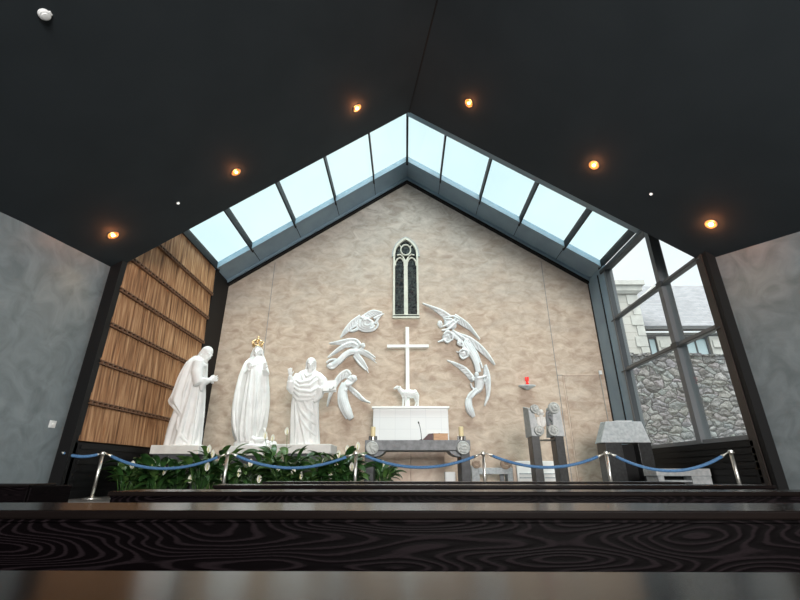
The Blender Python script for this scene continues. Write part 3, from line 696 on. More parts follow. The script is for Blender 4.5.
mb.lathe([(.50, -.02), (.52, .02), (.45, .06), (.36, .10), (.3, .12)], (c0.x, Y2, zb-.12), 28)
for k in range(9): a = k*.7; mb.ell((c0.x+.42*math.cos(a), Y2+.36*math.sin(a), zb-.05), .12, .12, .09)
mb.build('cloud_base', M['white'], st, vox=.02)
a = at(225, 455, Y2-.4); b = at(270, 455, Y2-.4)
mb = MB(); mb.box(a.x+.05, b.x-.05, Y2-.5, Y2+.5, zb-.34, zb-.12); mb.build('marble_base', M['cream'], st, bevel=.015)
mb = MB(); mb.box(a.x+.15, b.x-.15, Y2-.42, Y2+.45, ZF, zb-.34); mb.build('pedestal', M['lime_leg'], st, bevel=.01)
# crown
ct = at(257.4, 345.8, Y2-.06); mb = MB(); cw = .12
mb.torus(ct+Vector((0, 0, -.02)), cw, .018, None, 24, 8)
for k in range(8):
    a = 2*PI*k/8+.2; d = Vector((math.cos(a)*cw, math.sin(a)*cw, 0))
    mb.tube([ct+d, ct+d*1.18+Vector((0, 0, .09)), ct+d*.75+Vector((0, 0, .15)), ct+Vector((0, 0, .16))], [.02, .02, .016, .016], 6); mb.ell(ct+d*1.2+Vector((0, 0, .10)), .026)
mb.ell(ct+Vector((0, 0, .19)), .035); mb.box(ct.x-.008, ct.x+.008, ct.y-.008, ct.y+.008, ct.z+.2, ct.z+.29); mb.box(ct.x-.035, ct.x+.035, ct.y-.008, ct.y+.008, ct.z+.245, ct.z+.262)
mb.build('crown', M['gold'], st, smooth=True)

# --- statue 3: robed man with raised hand and open book
Y3 = 11.3
px = [(372, 300, 317.5), (377, 294.5, 321.5), (383, 292.5, 322.5), (390, 292, 322.5), (397, 293, 320), (405, 292, 318), (418, 291.5, 318), (432, 291.3, 318.5), (446, 291, 319)]
st = thing('preaching_statue', 'white marble statue of a long-haired man raising one hand and holding a book', 'statue', (-2.5, Y3, ZF))
mb = MB()
rows = robe(mb, sil(Y3, px, [.18, .26, .31, .34, .35, .35, .36, .38, .40], [.01, .02, .03, .03, .04, .05, .06, .06, .07]), nf=9, seed=12)
for e, r in (([(318, 376), (312, 383), (303, 385), (297, 380)], .035), ([(319, 381), (312, 388), (302, 389), (294, 382)], .035), ([(321, 387), (313, 394), (303, 393), (293, 386)], .04), ([(321, 393), (313, 398), (303, 398), (293, 390)], .04),
             ([(318, 398), (310, 402), (301, 402), (294, 396)], .035), ([(300, 402), (304, 412), (311, 421), (317, 425)], .03), ([(301, 410), (305, 422), (311, 431), (317, 436)], .03), ([(298, 404), (300, 425), (298, 446)], .035), ([(303, 420), (307, 434), (309, 446)], .03),
             ([(313, 402), (315, 412), (317, 418)], .028), ([(294, 402), (294, 425), (294, 446)], .03), ([(306, 400), (310, 410), (316, 416)], .03), ([(315, 438), (314, 446)], .03), ([(306, 374), (309, 379), (314, 375)], .025), ([(303, 374), (307, 384), (315, 380)], .025)):
    ridge(mb, rows, e, Y3, r, .012)
hc = at(311, 364.3, Y3-.12)
head(mb, hc, (.15, -1, -.25), (0, 0, 1), 1.16, beard=True, hairlen=.13)
mb.ell(at(309, 374.5, Y3-.02), .30, .2, .14)
# raised right hand (viewer's left)
sh = at(299, 376, Y3-.08); el = at(292, 386, Y3-.2); wr = at(290, 375.5, Y3-.32)
mb.tube([sh, el, el.lerp(wr, .55), wr], [.13, .12, .09, .05], 14)
mb.tube([at(290.5, 381, Y3-.3), at(290, 388, Y3-.26), at(292.5, 394, Y3-.22)], [.09, .10, .04], 12)
hand(mb, wr, (-.06, -.15, .98), (.2, -1, 0), 1.2, .1)
# left arm forward to the book
sh = at(317, 376, Y3-.05); el = at(324, 388, Y3-.15); wr = at(329, 390.5, Y3-.40)
mb.tube([sh, sh.lerp(el, .5)+Vector((.05, 0, .02)), el, wr], [.13, .14, .12, .05], 14)
mb.tube([at(322, 388, Y3-.22), at(319, 396, Y3-.2), at(314, 402, Y3-.25)], [.12, .10, .04], 12)
hand(mb, wr, (.8, -.3, .3), (-.2, 0, 1), 1.15, .6)
mb.ell(at(299, 447, Y3-.38), .07, .12, .05); mb.ell(at(311, 447, Y3-.38), .07, .12, .05)
mb.build('figure', M['white'], st, vox=.0135)
zb = rows[0][0]
b0 = at(329.5, 386, Y3-.38); Rb = Matrix.Translation(b0) @ Matrix.Rotation(math.radians(-4), 4, 'Y') @ Matrix.Rotation(math.radians(-18), 4, 'X')
mb = MB()
mb.box(-.17, .17, -.03, .0, -.15, .15, Rb); mb.box(-.17, .17, .05, .08, -.15, .15, Rb)
bk = mb.build('book', M['white'], st, bevel=.006)
mb = MB(); mb.box(-.16, .155, .0, .05, -.14, .14, Rb); mb.build('pages', M['cream'], bk)
a = at(268, 452, Y3-.4); b = at(332, 452, Y3-.4)
mb = MB(); mb.box(a.x+.06, b.x-.02, Y3-.5, Y3+.5, zb-.20, zb+.02); mb.build('marble_base', M['cream'], st, bevel=.015)
mb = MB(); mb.box(a.x+.45, b.x-.2, Y3-.42, Y3+.45, ZF, zb-.20); mb.build('pedestal', M['lime_leg'], st, bevel=.01)

# ------------------------------------------------------------------ angel reliefs on the gable (positions traced onto the wall plane)
PX = .0318
def W(u, v, d=0): q = at(u, v, 13.0); return Vector((q.x, 13.0-d, q.z))
def rt(mb, pts, r, d=.06, flat=.75):
    # relief tube: pts (u,v[,d]), radii in px
    ps = [W(p[0], p[1], p[2] if len(p) > 2 else d) for p in pts]; m = len(ps)
    if not hasattr(r, '__len__'): r = [r]*m
    # catmull refine
    P2 = []; R2 = []
    for i in range(m-1):
        p0, p1, p2, p3 = ps[max(i-1, 0)], ps[i], ps[i+1], ps[min(i+2, m-1)]
        for k in range(4):
            f = k/4; P2.append(.5*((2*p1)+(-p0+p2)*f+(2*p0-5*p1+4*p2-p3)*f*f+(-p0+3*p1-3*p2+p3)*f**3)); R2.append(r[i]+(r[i+1]-r[i])*f)
    P2.append(ps[-1]); R2.append(r[-1])
    mb.tube(P2, [q*PX for q in R2], 10, flat, up=(0, -1, 0))
def folds(mb, pts, wds, k, d=.12, rr=.9):
    # k drapery ridges along the limb, offset sideways
    m = len(pts)
    for j in range(k):
        o = (j+.5)/k*2-1; out = []
        for i, p in enumerate(pts):
            a = pts[max(i-1, 0)]; b = pts[min(i+1, m-1)]; tx, ty = b[0]-a[0], b[1]-a[1]; L_ = math.hypot(tx, ty) or 1
            out.append((p[0]-ty/L_*o*wds[i]*.85, p[1]+tx/L_*o*wds[i]*.85, .085+wds[i]*PX*.75*math.sqrt(1-.72*o*o)))
        rt(mb, out, [rr*.7]+[rr]*(m-2)+[rr*.6])
def wing(mb, spine, trail, n=9, d=.07, rs=1.3):
    def samp(pl_, t):
        t = t*(len(pl_)-1); k = min(int(t), len(pl_)-2); f = t-k
        return (pl_[k][0]*(1-f)+pl_[k+1][0]*f, pl_[k][1]*(1-f)+pl_[k+1][1]*f)
    rt(mb, [(p[0], p[1], d+.03) for p in spine], [rs*.45]+[rs]*(len(spine)-2)+[rs*1.1])
    # membrane
    N = 14; vs = []
    for dd in (d-.045, d+.012):
        for i in range(N+1):
            s_ = samp(spine, i/N); t_ = samp(trail, i/N); vs.append(W(s_[0], s_[1], dd)); vs.append(W(t_[0], t_[1], dd-.01))
    K = 2*(N+1); fs = []
    for i in range(N):
        a = 2*i; fs += [(a, a+2, a+3, a+1), (a+K, a+1+K, a+3+K, a+2+K), (a, a+K, a+2+K, a+2), (a+1, a+3, a+3+K, a+1+K)]
    fs += [(0, 1, 1+K, K), (2*N, 2*N+K, 2*N+1+K, 2*N+1)]
    mb.add(vs, fs)
    for j in range(n):       # feathers sweep from the root side towards the tip side
        t0 = min(1, (j+1.6)/n); t1 = j/n
        a = samp(spine, t0); b = samp(trail, t1); c = samp(spine, (t0+t1)/2)
        mid = ((a[0]+b[0]+c[0])/3, (a[1]+b[1]+c[1])/3)
        rt(mb, [(a[0], a[1], d+.02), (mid[0], mid[1], d+.025), (b[0], b[1], d-.005)], [.55, .75, .4])
def blob(mb, u, v, a, b, d=.08, dy=.08, rot=0):
    mb.ell(W(u, v, d), a*PX, dy, b*PX, Matrix.Rotation(-rot, 3, 'Y'))
def rhead(mb, u, v, f, s=.62, d=.16): head(mb, W(u, v, d), f, (0, 0, 1), s, hair=True, hairlen=.02)
def angel(label, body_fn, wings):
    c = W(*wings[0][0][len(wings[0][0])//2])
    t = thing('angel_relief', label, 'relief sculpture', (c.x, 13.0, c.z), 'carved angels around the cross')
    for w_ in wings:
        mb = MB(); wing(mb, *w_[:2], **(w_[2] if len(w_) > 2 else {})); mb.build('wing', M['relief'], t, vox=.013)
    mb = MB(); body_fn(mb); mb.build('body', M['relief'], t, vox=.013)
def a1(mb):
    blob(mb, 367, 324.5, 8.5, 5.8, .07, .09, -.15)
    for k, (rx_, ry_, a0, a1_) in enumerate(((10.8, 7.4, -.3, 3.6), (8.2, 5.6, .3, 4.2), (5.6, 3.8, 1.0, 5.6), (3.0, 2.2, 0, 5.0))):
        pts = []
        for i in range(9):
            a = a0+(a1_-a0)*i/8; pts.append((367.5+rx_*math.cos(a), 325+ry_*math.sin(a), .10+.025*k))
        rt(mb, pts, [.6]+[1.05]*7+[.6])
    rt(mb, [(375, 325), (378.5, 319.5), (382, 315.2)], [1.6, 1.3, .6], .1); rt(mb, [(374, 320), (379, 317), (384.5, 315)], [1.5, 1.0, .4], .12)
    rt(mb, [(361, 328), (354, 331.5), (349, 332)], [2.2, 1.6, .8], .08); rt(mb, [(360, 325), (354, 328), (350, 331)], [1.2, 1, .6], .1)
    rhead(mb, 363.8, 320.0, (-.5, -.7, -.3), .55, .19)
    rt(mb, [(365, 322), (368, 321), (371, 323)], [1.3, 1.2, .8], .2)
angel('white carved angel curled in swirling drapery, topmost left of the cross', a1,
      [([(340.6, 338.7), (345, 331), (352, 322.5), (360.5, 316.6)], [(341.2, 338.5), (348, 333), (354.5, 327.5), (361, 322.5)]),
       ([(382.5, 313.5), (374, 311.8), (368, 314), (361, 319)], [(383, 315), (377, 316), (371, 318), (365, 322)])])
def a2(mb):
    bp = [(330.5, 366), (338, 363.2), (345, 356.5), (351.5, 352.8), (359, 353.2)]; wd = [2.2, 3.2, 3.0, 3.2, 3.6]
    rt(mb, bp, wd, .09); folds(mb, bp, wd, 4)
    blob(mb, 331, 366.5, 4.2, 2.5, .09, .08, .1); rt(mb, [(327, 364), (331, 361), (337, 360.2)], [1.1, 1.3, .9], .13); rt(mb, [(328, 368), (333, 369.2), (338, 366)], [.9, 1.2, .9], .12)
    rhead(mb, 363.6, 347.2, (.8, -.5, -.35), .56, .17)
    rt(mb, [(359, 352), (366, 353.8), (373.5, 360)], [3.0, 2.3, .9], .12); rt(mb, [(360, 350), (368, 353.5), (376, 359)], [1.1, 1.2, .6], .16); rt(mb, [(362, 354), (369, 358), (377, 364)], [1.4, 1.0, .4], .1)
    rt(mb, [(356, 355), (362, 362), (367.6, 371.3)], [3.0, 2.6, 1.0], .1); rt(mb, [(354, 357), (360, 365), (366, 371)], [1, 1.1, .6], .13); rt(mb, [(358, 355), (364, 362.5), (368.5, 370)], [1, 1.1, .5], .15)
    rt(mb, [(367, 370), (369, 374)], [.9, .5], .12); rt(mb, [(373, 359.5), (376, 361)], [.9, .5], .12)
angel('white carved angel flying with arms stretched down to the right, middle of the left group', a2,
      [([(329.4, 344.3), (340, 342.2), (350, 340.2), (357, 341), (361, 346)], [(331, 345), (339, 345.2), (346, 346.5), (353, 348), (357, 351)]),
       ([(328, 358.4), (335, 352.5), (343, 346.5), (352, 343.5), (358, 346)], [(328.8, 358.5), (337, 353.5), (345, 348.5), (352, 347.2), (357, 352)], {'n': 7})])
def a3(mb):
    bp = [(350, 381.5), (344.2, 389), (344, 400), (347.5, 411), (352, 419.5)]; wd = [3.0, 3.8, 4.6, 4.6, 2.6]
    rt(mb, bp, wd, .08); folds(mb, bp, wd, 5, .15)
    rt(mb, [(343, 383), (339, 393), (340, 407), (347, 419.5)], [.9, 1, 1, .7], .1)
    rhead(mb, 355.3, 379.8, (.85, -.4, -.3), .60, .17); rt(mb, [(349, 380), (353, 377.5), (357, 378)], [1.8, 1.8, 1.0], .14)
    rt(mb, [(347, 386), (351, 385), (354, 383)], [2.2, 1.8, .9], .16); blob(mb, 346, 391, 2.2, 2.2, .14, .07); blob(mb, 352.5, 381, 3.4, 2.6, .10, .09)
angel('white carved angel with bowed head standing beside the book, lowest of the left group', a3,
      [([(327.4, 407), (330.5, 394), (335.5, 382), (341, 374.5), (347.5, 371.2), (351, 375)], [(328.2, 407), (332.5, 394.5), (338.5, 385), (342.5, 380), (346, 378.5), (350, 380)]),
       ([(371, 403.2), (364, 399.8), (357.5, 393), (350, 387)], [(370.4, 403.9), (361, 401), (353.5, 395), (348, 389)], {'n': 7})])
def a4(mb):
    blob(mb, 450, 325, 7, 5.2, .08, .1, -.5); blob(mb, 446.5, 338, 5, 4.6, .08, .09, .3)
    for e, r in (([(442, 328), (448, 326), (455, 320)], 1.3), ([(441, 332), (449, 330), (458, 322)], 1.3), ([(444, 321), (451, 321), (456, 325)], 1.1), ([(443, 336), (447, 333), (452, 336), (452, 342)], 1.3), ([(443, 341), (447, 344), (451, 341)], 1.2), ([(445, 338), (448, 337), (449, 340)], 1.0), ([(447, 319), (453, 318), (459, 321)], 1.2)): rt(mb, e, [r*.7]+[r]*(len(e)-2)+[r*.6], .17)
    rhead(mb, 439.3, 325.6, (-.7, -.6, -.25), .66, .18)
    rt(mb, [(446, 340), (441, 342), (437.5, 343.2)], [1.8, 1.3, .6], .13); rt(mb, [(450, 333), (457, 339), (463, 343)], [2.2, 2.2, 1.0], .08); rt(mb, [(452, 331), (460, 337), (468, 341)], [1, 1.2, .6], .12)
angel('white carved angel with spread wings, topmost of the group right of the cross', a4,
      [([(422.3, 304.2), (432, 308), (442, 311.8), (451, 318)], [(423, 305), (433, 310.4), (442, 317.5), (446, 324)]),
       ([(479.6, 340), (469, 326.5), (461, 319.8), (454.5, 315.8)], [(479, 340.5), (469.5, 331), (460, 325.5), (453, 321)])])
def a5(mb):
    bp = [(464, 343), (468, 350), (473, 357), (476, 365), (478, 373)]; wd = [4.0, 4.2, 3.4, 3.0, 2.8]
    rt(mb, bp, wd, .09); folds(mb, bp, wd, 4, .14)
    rhead(mb, 458.5, 344.5, (-.75, -.5, -.4), .60, .18); blob(mb, 462.5, 355.5, 4.2, 3.4, .1, .09)
    for e in ([(458, 354), (462, 351), (467, 353), (467, 358)], [(459, 357), (462, 360), (467, 358)], [(461, 355), (463.5, 354), (464.5, 357)]): rt(mb, e, [.7]+[1.1]*(len(e)-2)+[.7], .19)
    rt(mb, [(461, 354), (458, 353.5), (455.5, 352.5)], [1.2, .9, .5], .14); rt(mb, [(466, 341), (463, 348), (464, 353)], [1.8, 1.6, 1.2], .15)
    rt(mb, [(470, 344), (477, 355), (482, 369)], [.8, 1.1, .8], .1)
angel('white carved angel leaning left with clasped hands, middle of the right group', a5,
      [([(494.6, 365.2), (488, 355.5), (480, 346.5), (470, 339), (461, 335.5), (453, 332.5)], [(494, 366), (486, 358), (477, 350.5), (469, 344.5), (461, 339.5), (455, 336)])])
def a6(mb):
    rt(mb, [(477, 378), (479, 384), (477.5, 391)], [4.2, 4.8, 3.4], .1); folds(mb, [(477, 379), (479, 385), (477, 391)], [3.6, 4, 3], 3, .17)
    rt(mb, [(478, 390), (473, 393.5), (469, 398), (468.5, 405)], [3.4, 3.0, 2.8, 3.2], .1); bp = [(468.3, 399), (468, 405), (470, 411.5), (473.6, 417.3)]; wd = [2.8, 3.6, 3.8, 1.6]
    rt(mb, bp, wd, .08); folds(mb, bp, wd, 4, .13); rt(mb, [(480, 390), (475, 394), (471, 399)], [.9, 1.1, .8], .17); rt(mb, [(476, 389), (471, 393), (467.6, 398)], [.8, 1.0, .8], .16)
    rhead(mb, 475.5, 376.0, (-.3, -.8, .4), .60, .20)
    rt(mb, [(473, 382), (471, 379.5), (476, 379.5), (482, 378.5), (486, 377)], [1.4, 1.2, 1.1, 1.1, .8], .21); rt(mb, [(483, 383), (486, 379.5), (482, 376.5)], [1.5, 1.3, .8], .17)
    rt(mb, [(470, 384), (472, 389), (476, 390)], [.8, 1.2, .8], .14)
angel('white carved angel with bent knees and raised arms, lowest of the right group', a6,
      [([(446.6, 361), (456, 364.5), (465.5, 369.2), (473.5, 379)], [(447.5, 361.9), (456, 367), (464, 374), (471.5, 383)]),
       ([(484, 406.5), (488, 396), (489, 384), (488.2, 375), (484.8, 365.5)], [(483.6, 406), (486, 395), (485, 386), (483, 380), (483.4, 367)])])

# ------------------------------------------------------------------ altar, cross, lamb
al = thing('white_altar', 'white veined marble altar block at the wall, under the cross and lamb', 'altar', (.16, 12.5, ZF))
mb = MB(); mb.box(-.89, 1.22, 12.2, 12.96, .60, 1.66); mb.build('block', M['altar'], al, bevel=.008)
mb = MB(); mb.box(-.93, 1.26, 12.15, 12.98, 1.66, 1.715); mb.build('top_slab', M['altar_top'], al, bevel=.008)
mb = MB(); mb.box(-.75, .155, 12.35, 12.96, ZF, .60); mb.box(.165, 1.08, 12.35, 12.96, ZF, .60); mb.build('plinth', M['rosestone'], al)
cr = thing('cross', 'tall thin white cross standing on the altar behind the lamb', 'cross', (.08, 12.62, 1.715))
mb = MB(); mb.box(.035, .145, 12.58, 12.68, 1.715, 4.22); mb.build('upright', M['altar_top'], cr, bevel=.004)
mb = MB(); mb.box(-.54, .75, 12.57, 12.69, 3.555, 3.645); mb.build('crossbar', M['altar_top'], cr, bevel=.004)
YL = 12.36
def Lp(u, v, d=0): q = at(u, v, YL); return Vector((q.x, YL+d, q.z))
lb = thing('lamb_statue', 'small white marble lamb standing on the altar in front of the cross', 'statue', (.05, YL, 1.715))
mb = MB(); zt_ = 1.715
mb.tube([Lp(401.5, 393.5), Lp(404, 393.8), Lp(408, 394), (Lp(412, 393.8)), Lp(415.5, 394), Lp(417.2, 395)], [.08, .115, .12, .118, .115, .06], 16)
mb.tube([Lp(404, 393.5), Lp(401, 391), Lp(398.6, 388.6)], [.10, .075, .055], 12)
mb.ell(Lp(397.4, 387.4), .062, .05, .05); mb.tube([Lp(397, 387.6), Lp(395, 388.3), Lp(393.8, 388.8)], [.045, .033, .022], 10)
for q in (-1, 1): mb.tube([Lp(398.4, 386.9, q*.04), Lp(400, 387.2, q*.075), Lp(401.4, 387.9, q*.085)], [.014, .022, .01], 8); mb.ell(Lp(396.2, 387.0, q*.038), .010)
for x0, x1, x2, q in ((403.5, 403.2, 402.9, .05), (405.2, 405.6, 405.8, -.05)):
    a, b, c = Lp(x0, 395, q), Lp(x1, 401, q), Lp(x2, 407, q); c.z = zt_+.01
    mb.tube([a, b, c], [.052, .030, .028], 10); mb.ell(c+Vector((-.01, 0, .01)), .038, .03, .022)
for x0, x1, x2, x3, q in ((415, 415.8, 414.9, 414.6, .05), (416.2, 417.4, 418.0, 417.8, -.05)):
    a, b, c, d = Lp(x0, 395, q), Lp(x1, 399.2, q), Lp(x1+.6, 402.5, q), Lp(x3, 407, q); d.z = zt_+.01
    mb.tube([a, b, c, d], [.075, .048, .027, .026], 10); mb.ell(d+Vector((-.01, 0, .01)), .038, .03, .022)
mb.tube([Lp(417.2, 393), Lp(418.4, 395.5), Lp(418.5, 399)], [.03, .032, .02], 8)
random.seed(5)
for k in range(70):   # fleece curls
    t = random.random(); a = random.uniform(0, 2*PI); c = Lp(402.5+t*14, 393.8)
    mb.ell(c+Vector((0, math.cos(a)*.108, math.sin(a)*.108)), .024)
mb.build('lamb', M['white'], lb, vox=.009)
mb = MB(); mb.box(-.34, .42, YL-.12, YL+.12, 1.715, 1.73); mb.build('base_plate', M['altar_top'], lb)

# ------------------------------------------------------------------ stone table, things on it
YT = 10.0; TZ = .665
tb = thing('stone_altar_table', 'dark grey limestone altar table with carved roundels at its corners', 'table', (.4, YT, ZF))
mb = MB(); mb.box(-.90, 1.47, YT, YT+.95, TZ-.22, TZ); mb.build('table_top', M['lime_dark'], tb, bevel=.01)
for s, x0, x1 in ((-1, -.90, -.70), (1, 1.25, 1.45)):
    mb = MB(); mb.box(x0, x1, YT+.03, YT+.80, ZF, TZ-.22); mb.build('leg', M['lime_leg'], tb, bevel=.008)
    mb = MB(); xi = x1 if s < 0 else x0
    pts = [(xi, TZ-.22), (xi-s*.26, TZ-.22), (xi-s*.20, TZ-.29), (xi-s*.10, TZ-.34), (xi, TZ-.35)]
    mb.prism([(p[0], YT+.08, p[1]) for p in pts], (0, .7, 0)); mb.build('corner_bracket', M['lime_dark'], tb)
    cx = at(372.3, 447.5, YT).x if s < 0 else at(463, 447, YT).x; cz_ = TZ-.17
    mb = MB(); Rx = Matrix.Rotation(PI/2, 3, 'X'); c = Vector((cx, YT-.03, cz_))
    mb.lathe([(.145, -.04), (.145, .02), (.12, .035), (.0001, .035)], c, 28, Rx); mb.torus(c+Vector((0, -.035, 0)), .125, .016, Rx, 28, 6)
    if s < 0:
        for k in range(5): a = .5+k*.45; mb.tube([c+Vector((-.05, -.05, .05)), c+Vector((.10*math.cos(a-1.8), -.055, .10*math.sin(a-1.8)))], [.014, .02], 6)
        mb.tube([c+Vector((-.02, -.055, .0)), c+Vector((.09, -.06, -.07))], [.018, .03], 8)
    else:
        mb.tube([c+Vector((-.09, -.05, -.03)), c+Vector((-.03, -.06, .05)), c+Vector((.05, -.06, .05)), c+Vector((.10, -.05, .0))], [.02, .03, .03, .015], 8)
        mb.ell(c+Vector((.02, -.05, -.02)), .075, .03, .035); mb.tube([c+Vector((-.07, -.05, -.07)), c+Vector((.06, -.05, -.08))], [.02, .02], 8)
    mb.build('carved_roundel', M['carved'], tb, vox=.008)
for x, lb_ in ((-.74, 'cream pillar candle in a metal holder on the left end of the stone table'), (1.31, 'cream pillar candle in a metal holder on the right end of the stone table')):
    t = thing('altar_candle', lb_, 'candle', (x, YT+.25, TZ), 'candles on the stone table')
    y = YT+.25
    mb = MB(); mb.lathe([(.10, 0), (.10, .012), (.05, .02), (.05, .085), (.065, .10)], (x, y, TZ), 20); mb.build('holder', M['brass'], t)
    for q in (-1, 1): MB().box(x+q*.075-.022, x+q*.075+.022, y-.04, y+.0, TZ+.012, TZ+.10).build('square_block', M['granite'], t, bevel=.004)
    mb = MB(); mb.lathe([(.056, .09), (.056, .30), (.046, .31), (.0001, .305)], (x, y, TZ), 20); cd = mb.build('candle', M['wax'], t, smooth=False)
    mb = MB(); mb.tube([(x, y, TZ+.30), (x+.003, y, TZ+.33)], .004, 6); mb.build('wick', M['black'], cd)
MX = at(421.4, 438, YT+.2).x
t = thing('gooseneck_microphone', 'thin black gooseneck microphone standing on the stone table', 'microphone', (MX, YT+.2, TZ))
mb = MB(); mb.lathe([(.05, 0), (.05, .015), (.02, .03)], (MX, YT+.2, TZ), 16); mb.build('base', M['black'], t)
mb = MB(); mb.tube([(MX, YT+.2, TZ+.02), (MX-.005, YT+.19, TZ+.15), (MX-.03, YT+.16, TZ+.30), (MX-.055, YT+.1, TZ+.37)], .007, 8); mb.build('stem', M['black'], t, smooth=True)
mb = MB(); mb.tube([(MX-.055, YT+.1, TZ+.365), (MX-.07, YT+.06, TZ+.40)], [.013, .016], 10); mb.build('capsule', M['black'], t, smooth=True)
t2 = thing('missal', 'dark red leather book leaning open against the oak box on the stone table', 'book', (.53, YT+.2, TZ))
mb = MB(); mb.hexa([(.40, YT+.05, TZ+.005), (.645, YT+.05, TZ+.005), (.645, YT+.12, TZ+.005), (.40, YT+.12, TZ+.005)], [(.54, YT+.06, TZ+.14), (.645, YT+.06, TZ+.15), (.645, YT+.13, TZ+.15), (.54, YT+.13, TZ+.14)])
mb.build('cover', M['book'], t2)
mb = MB(); mb.tube([(.39, YT+.06, TZ+.012), (.46, YT+.05, TZ+.085), (.54, YT+.06, TZ+.148)], .006, 6); mb.build('page_edge', M['plastic'], t2)
t3 = tag(MB().box(.66, .985, YT+.1, YT+.42, TZ, TZ+.135).box(.65, .995, YT+.09, YT+.43, TZ+.135, TZ+.15).build('oak_box', M['oak'], bevel=.004), 'light oak box beside the dark red book on the stone table', 'box')
mb = MB().ell((.80, YT+.25, TZ+.16), .02, .02, .015); mb.build('knob', M['brass'], t3, smooth=True)
# small white socket block by the table foot
t = tag(MB().box(.93, 1.17, 10.6, 10.85, ZF, .0).build('marble_block', M['altar'], bevel=.01), 'small white marble block on the floor beside the right table leg', 'stone block')

# ------------------------------------------------------------------ lectern (ambo)
YA = 10.0
am = thing('stone_lectern', 'grey stone lectern of two black posts with carved figures between its blocks', 'lectern', (3.17, YA, ZF))
for x0, x1 in ((2.86, 3.04), (3.39, 3.58)):
    mb = MB(); mb.box(x0, x1, YA, YA+.34, ZF, .74); mb.build('post', M['granite'], am, bevel=.006)
mb = MB(); mb.hexa([(2.86, YA-.04, .74), (3.08, YA-.04, .74), (3.08, YA+.48, .74), (2.86, YA+.48, .74)], [(2.84, YA-.04, 1.36), (2.95, YA-.04, 1.34), (3.00, YA+.48, 1.44), (2.86, YA+.48, 1.46)]); mb.build('stone_block', M['lime_light'], am, bevel=.012)
mb = MB(); mb.hexa([(3.34, YA-.04, .74), (3.60, YA-.04, .74), (3.60, YA+.48, .74), (3.34, YA+.48, .74)], [(3.40, YA-.04, 1.36), (3.58, YA-.04, 1.38), (3.58, YA+.48, 1.46), (3.42, YA+.48, 1.42)]); mb.build('stone_block', M['lime_light'], am, bevel=.012)
Rx = Matrix.Rotation(PI/2, 3, 'X'); random.seed(21)
for (u, v, r) in ((534.5, 409, .10), (553.8, 408, .13), (539, 430.5, .11), (553, 430.5, .125)):
    c = at(u, v, YA-.06); mb = MB(); mb.lathe([(r, -.05), (r, .02), (r*.85, .04), (.0001, .04)], c, 24, Rx); mb.torus(c+Vector((0, -.04, 0)), r*.85, .016, Rx, 24, 6)
    for k in range(4):
        a = k*1.5+u; mb.tube([c+Vector((math.cos(a)*r*.7, -.05, math.sin(a)*r*.7)), c+Vector((math.cos(a+1)*r*.3, -.07, math.sin(a+1)*r*.3)), c+Vector((math.cos(a+2.2)*r*.6, -.05, math.sin(a+2.2)*r*.6))], [.012, .03, .014], 8)
    mb.build('carved_roundel', M['carved'], am, vox=.008)
mb = MB()
for (pts, r) in ((((537, 414), (540.5, 412), (543.5, 415)), .05), (((537.5, 417), (538, 423), (540, 427)), .045), (((541, 415), (541, 421), (543, 427)), .05), (((544, 417), (544.5, 422), (544, 426)), .04), (((536, 421), (541, 420), (545.5, 422)), .03)):
    mb.tube([at(p[0], p[1], YA-.02) for p in pts], [r*.7, r, r*.7], 10)
mb.ell(at(541, 412, YA-.04), .055, .06, .06)
mb.build('carved_figure', M['cream'], am, vox=.008)
mb = MB()
for (pts, r) in ((((547, 413), (549.5, 410.5), (553, 413)), .045), (((547.5, 416), (551, 418), (553, 422)), .05), (((548, 421), (549.5, 425), (553, 426)), .045), (((546.5, 412), (547, 419), (548, 426)), .035)):
    mb.tube([at(p[0], p[1], YA) for p in pts], [r*.6, r, r*.6], 10)
mb.build('carved_wing', M['lime_dark'], am, vox=.008)
mb = MB(); mb.tube([at(539, 440.2, YA+.1), at(557, 440.2, YA+.1)], .02, 8); mb.build('metal_rod', M['brass'], am)

# ------------------------------------------------------------------ presider's desk on the right, bench, credence
YP = 10.4
pd = thing('stone_hooded_desk', 'grey stone desk with sloping sides on dark posts beside the right glazing', 'lectern', (5.2, YP, ZF))
mb = MB(); mb.hexa([(4.56, YP, .63), (5.74, YP, .63), (5.74, YP+.55, .63), (4.66, YP+.55, .63)], [(4.83, YP+.12, 1.12), (5.68, YP+.12, 1.12), (5.68, YP+.5, 1.14), (4.86, YP+.5, 1.14)]); mb.build('stone_top', M['lime_grey'], pd, bevel=.015)
mb = MB(); mb.box(4.68, 5.06, YP+.02, YP+.5, ZF, .63); mb.build('post', M['granite'], pd, bevel=.006)
mb = MB(); mb.box(5.44, 5.74, YP+.02, YP+.5, ZF, .63); mb.build('post', M['granite'], pd, bevel=.006)
mb = MB(); mb.box(5.06, 5.44, YP+.25, YP+.45, ZF, .60); mb.build('back_panel', M['black'], pd)
mb = MB(); mb.box(5.1, 5.5, YP+.2, YP+.42, 1.135, 1.15); mb.build('paper', M['plastic'], pd)
YB = 9.2
bn = thing('stone_bench', 'pale grey stone bench with dark slots under the right glazing', 'bench', (5.6, YB, ZF))
mb = MB(); mb.box(5.05, 6.14, YB, YB+.5, -.08, .06); mb.build('seat', M['lime_grey'], bn, bevel=.01)
mb = MB(); mb.box(5.75, 6.14, YB+.02, YB+.48, ZF, -.08); mb.build('leg', M['lime_grey'], bn, bevel=.008)
mb = MB(); mb.box(5.08, 5.2, YB+.02, YB+.48, ZF, -.08); mb.build('leg', M['lime_grey'], bn, bevel=.008)
mb = MB(); mb.box(5.2, 5.75, YB+.3, YB+.4, ZF, -.08); mb.build('back_board', M['black'], bn)
mb = MB(); mb.box(5.2, 5.75, YB+.05, YB+.3, -.19, -.155); mb.build('shelf', M['lime_grey'], bn)
YC = 12.1
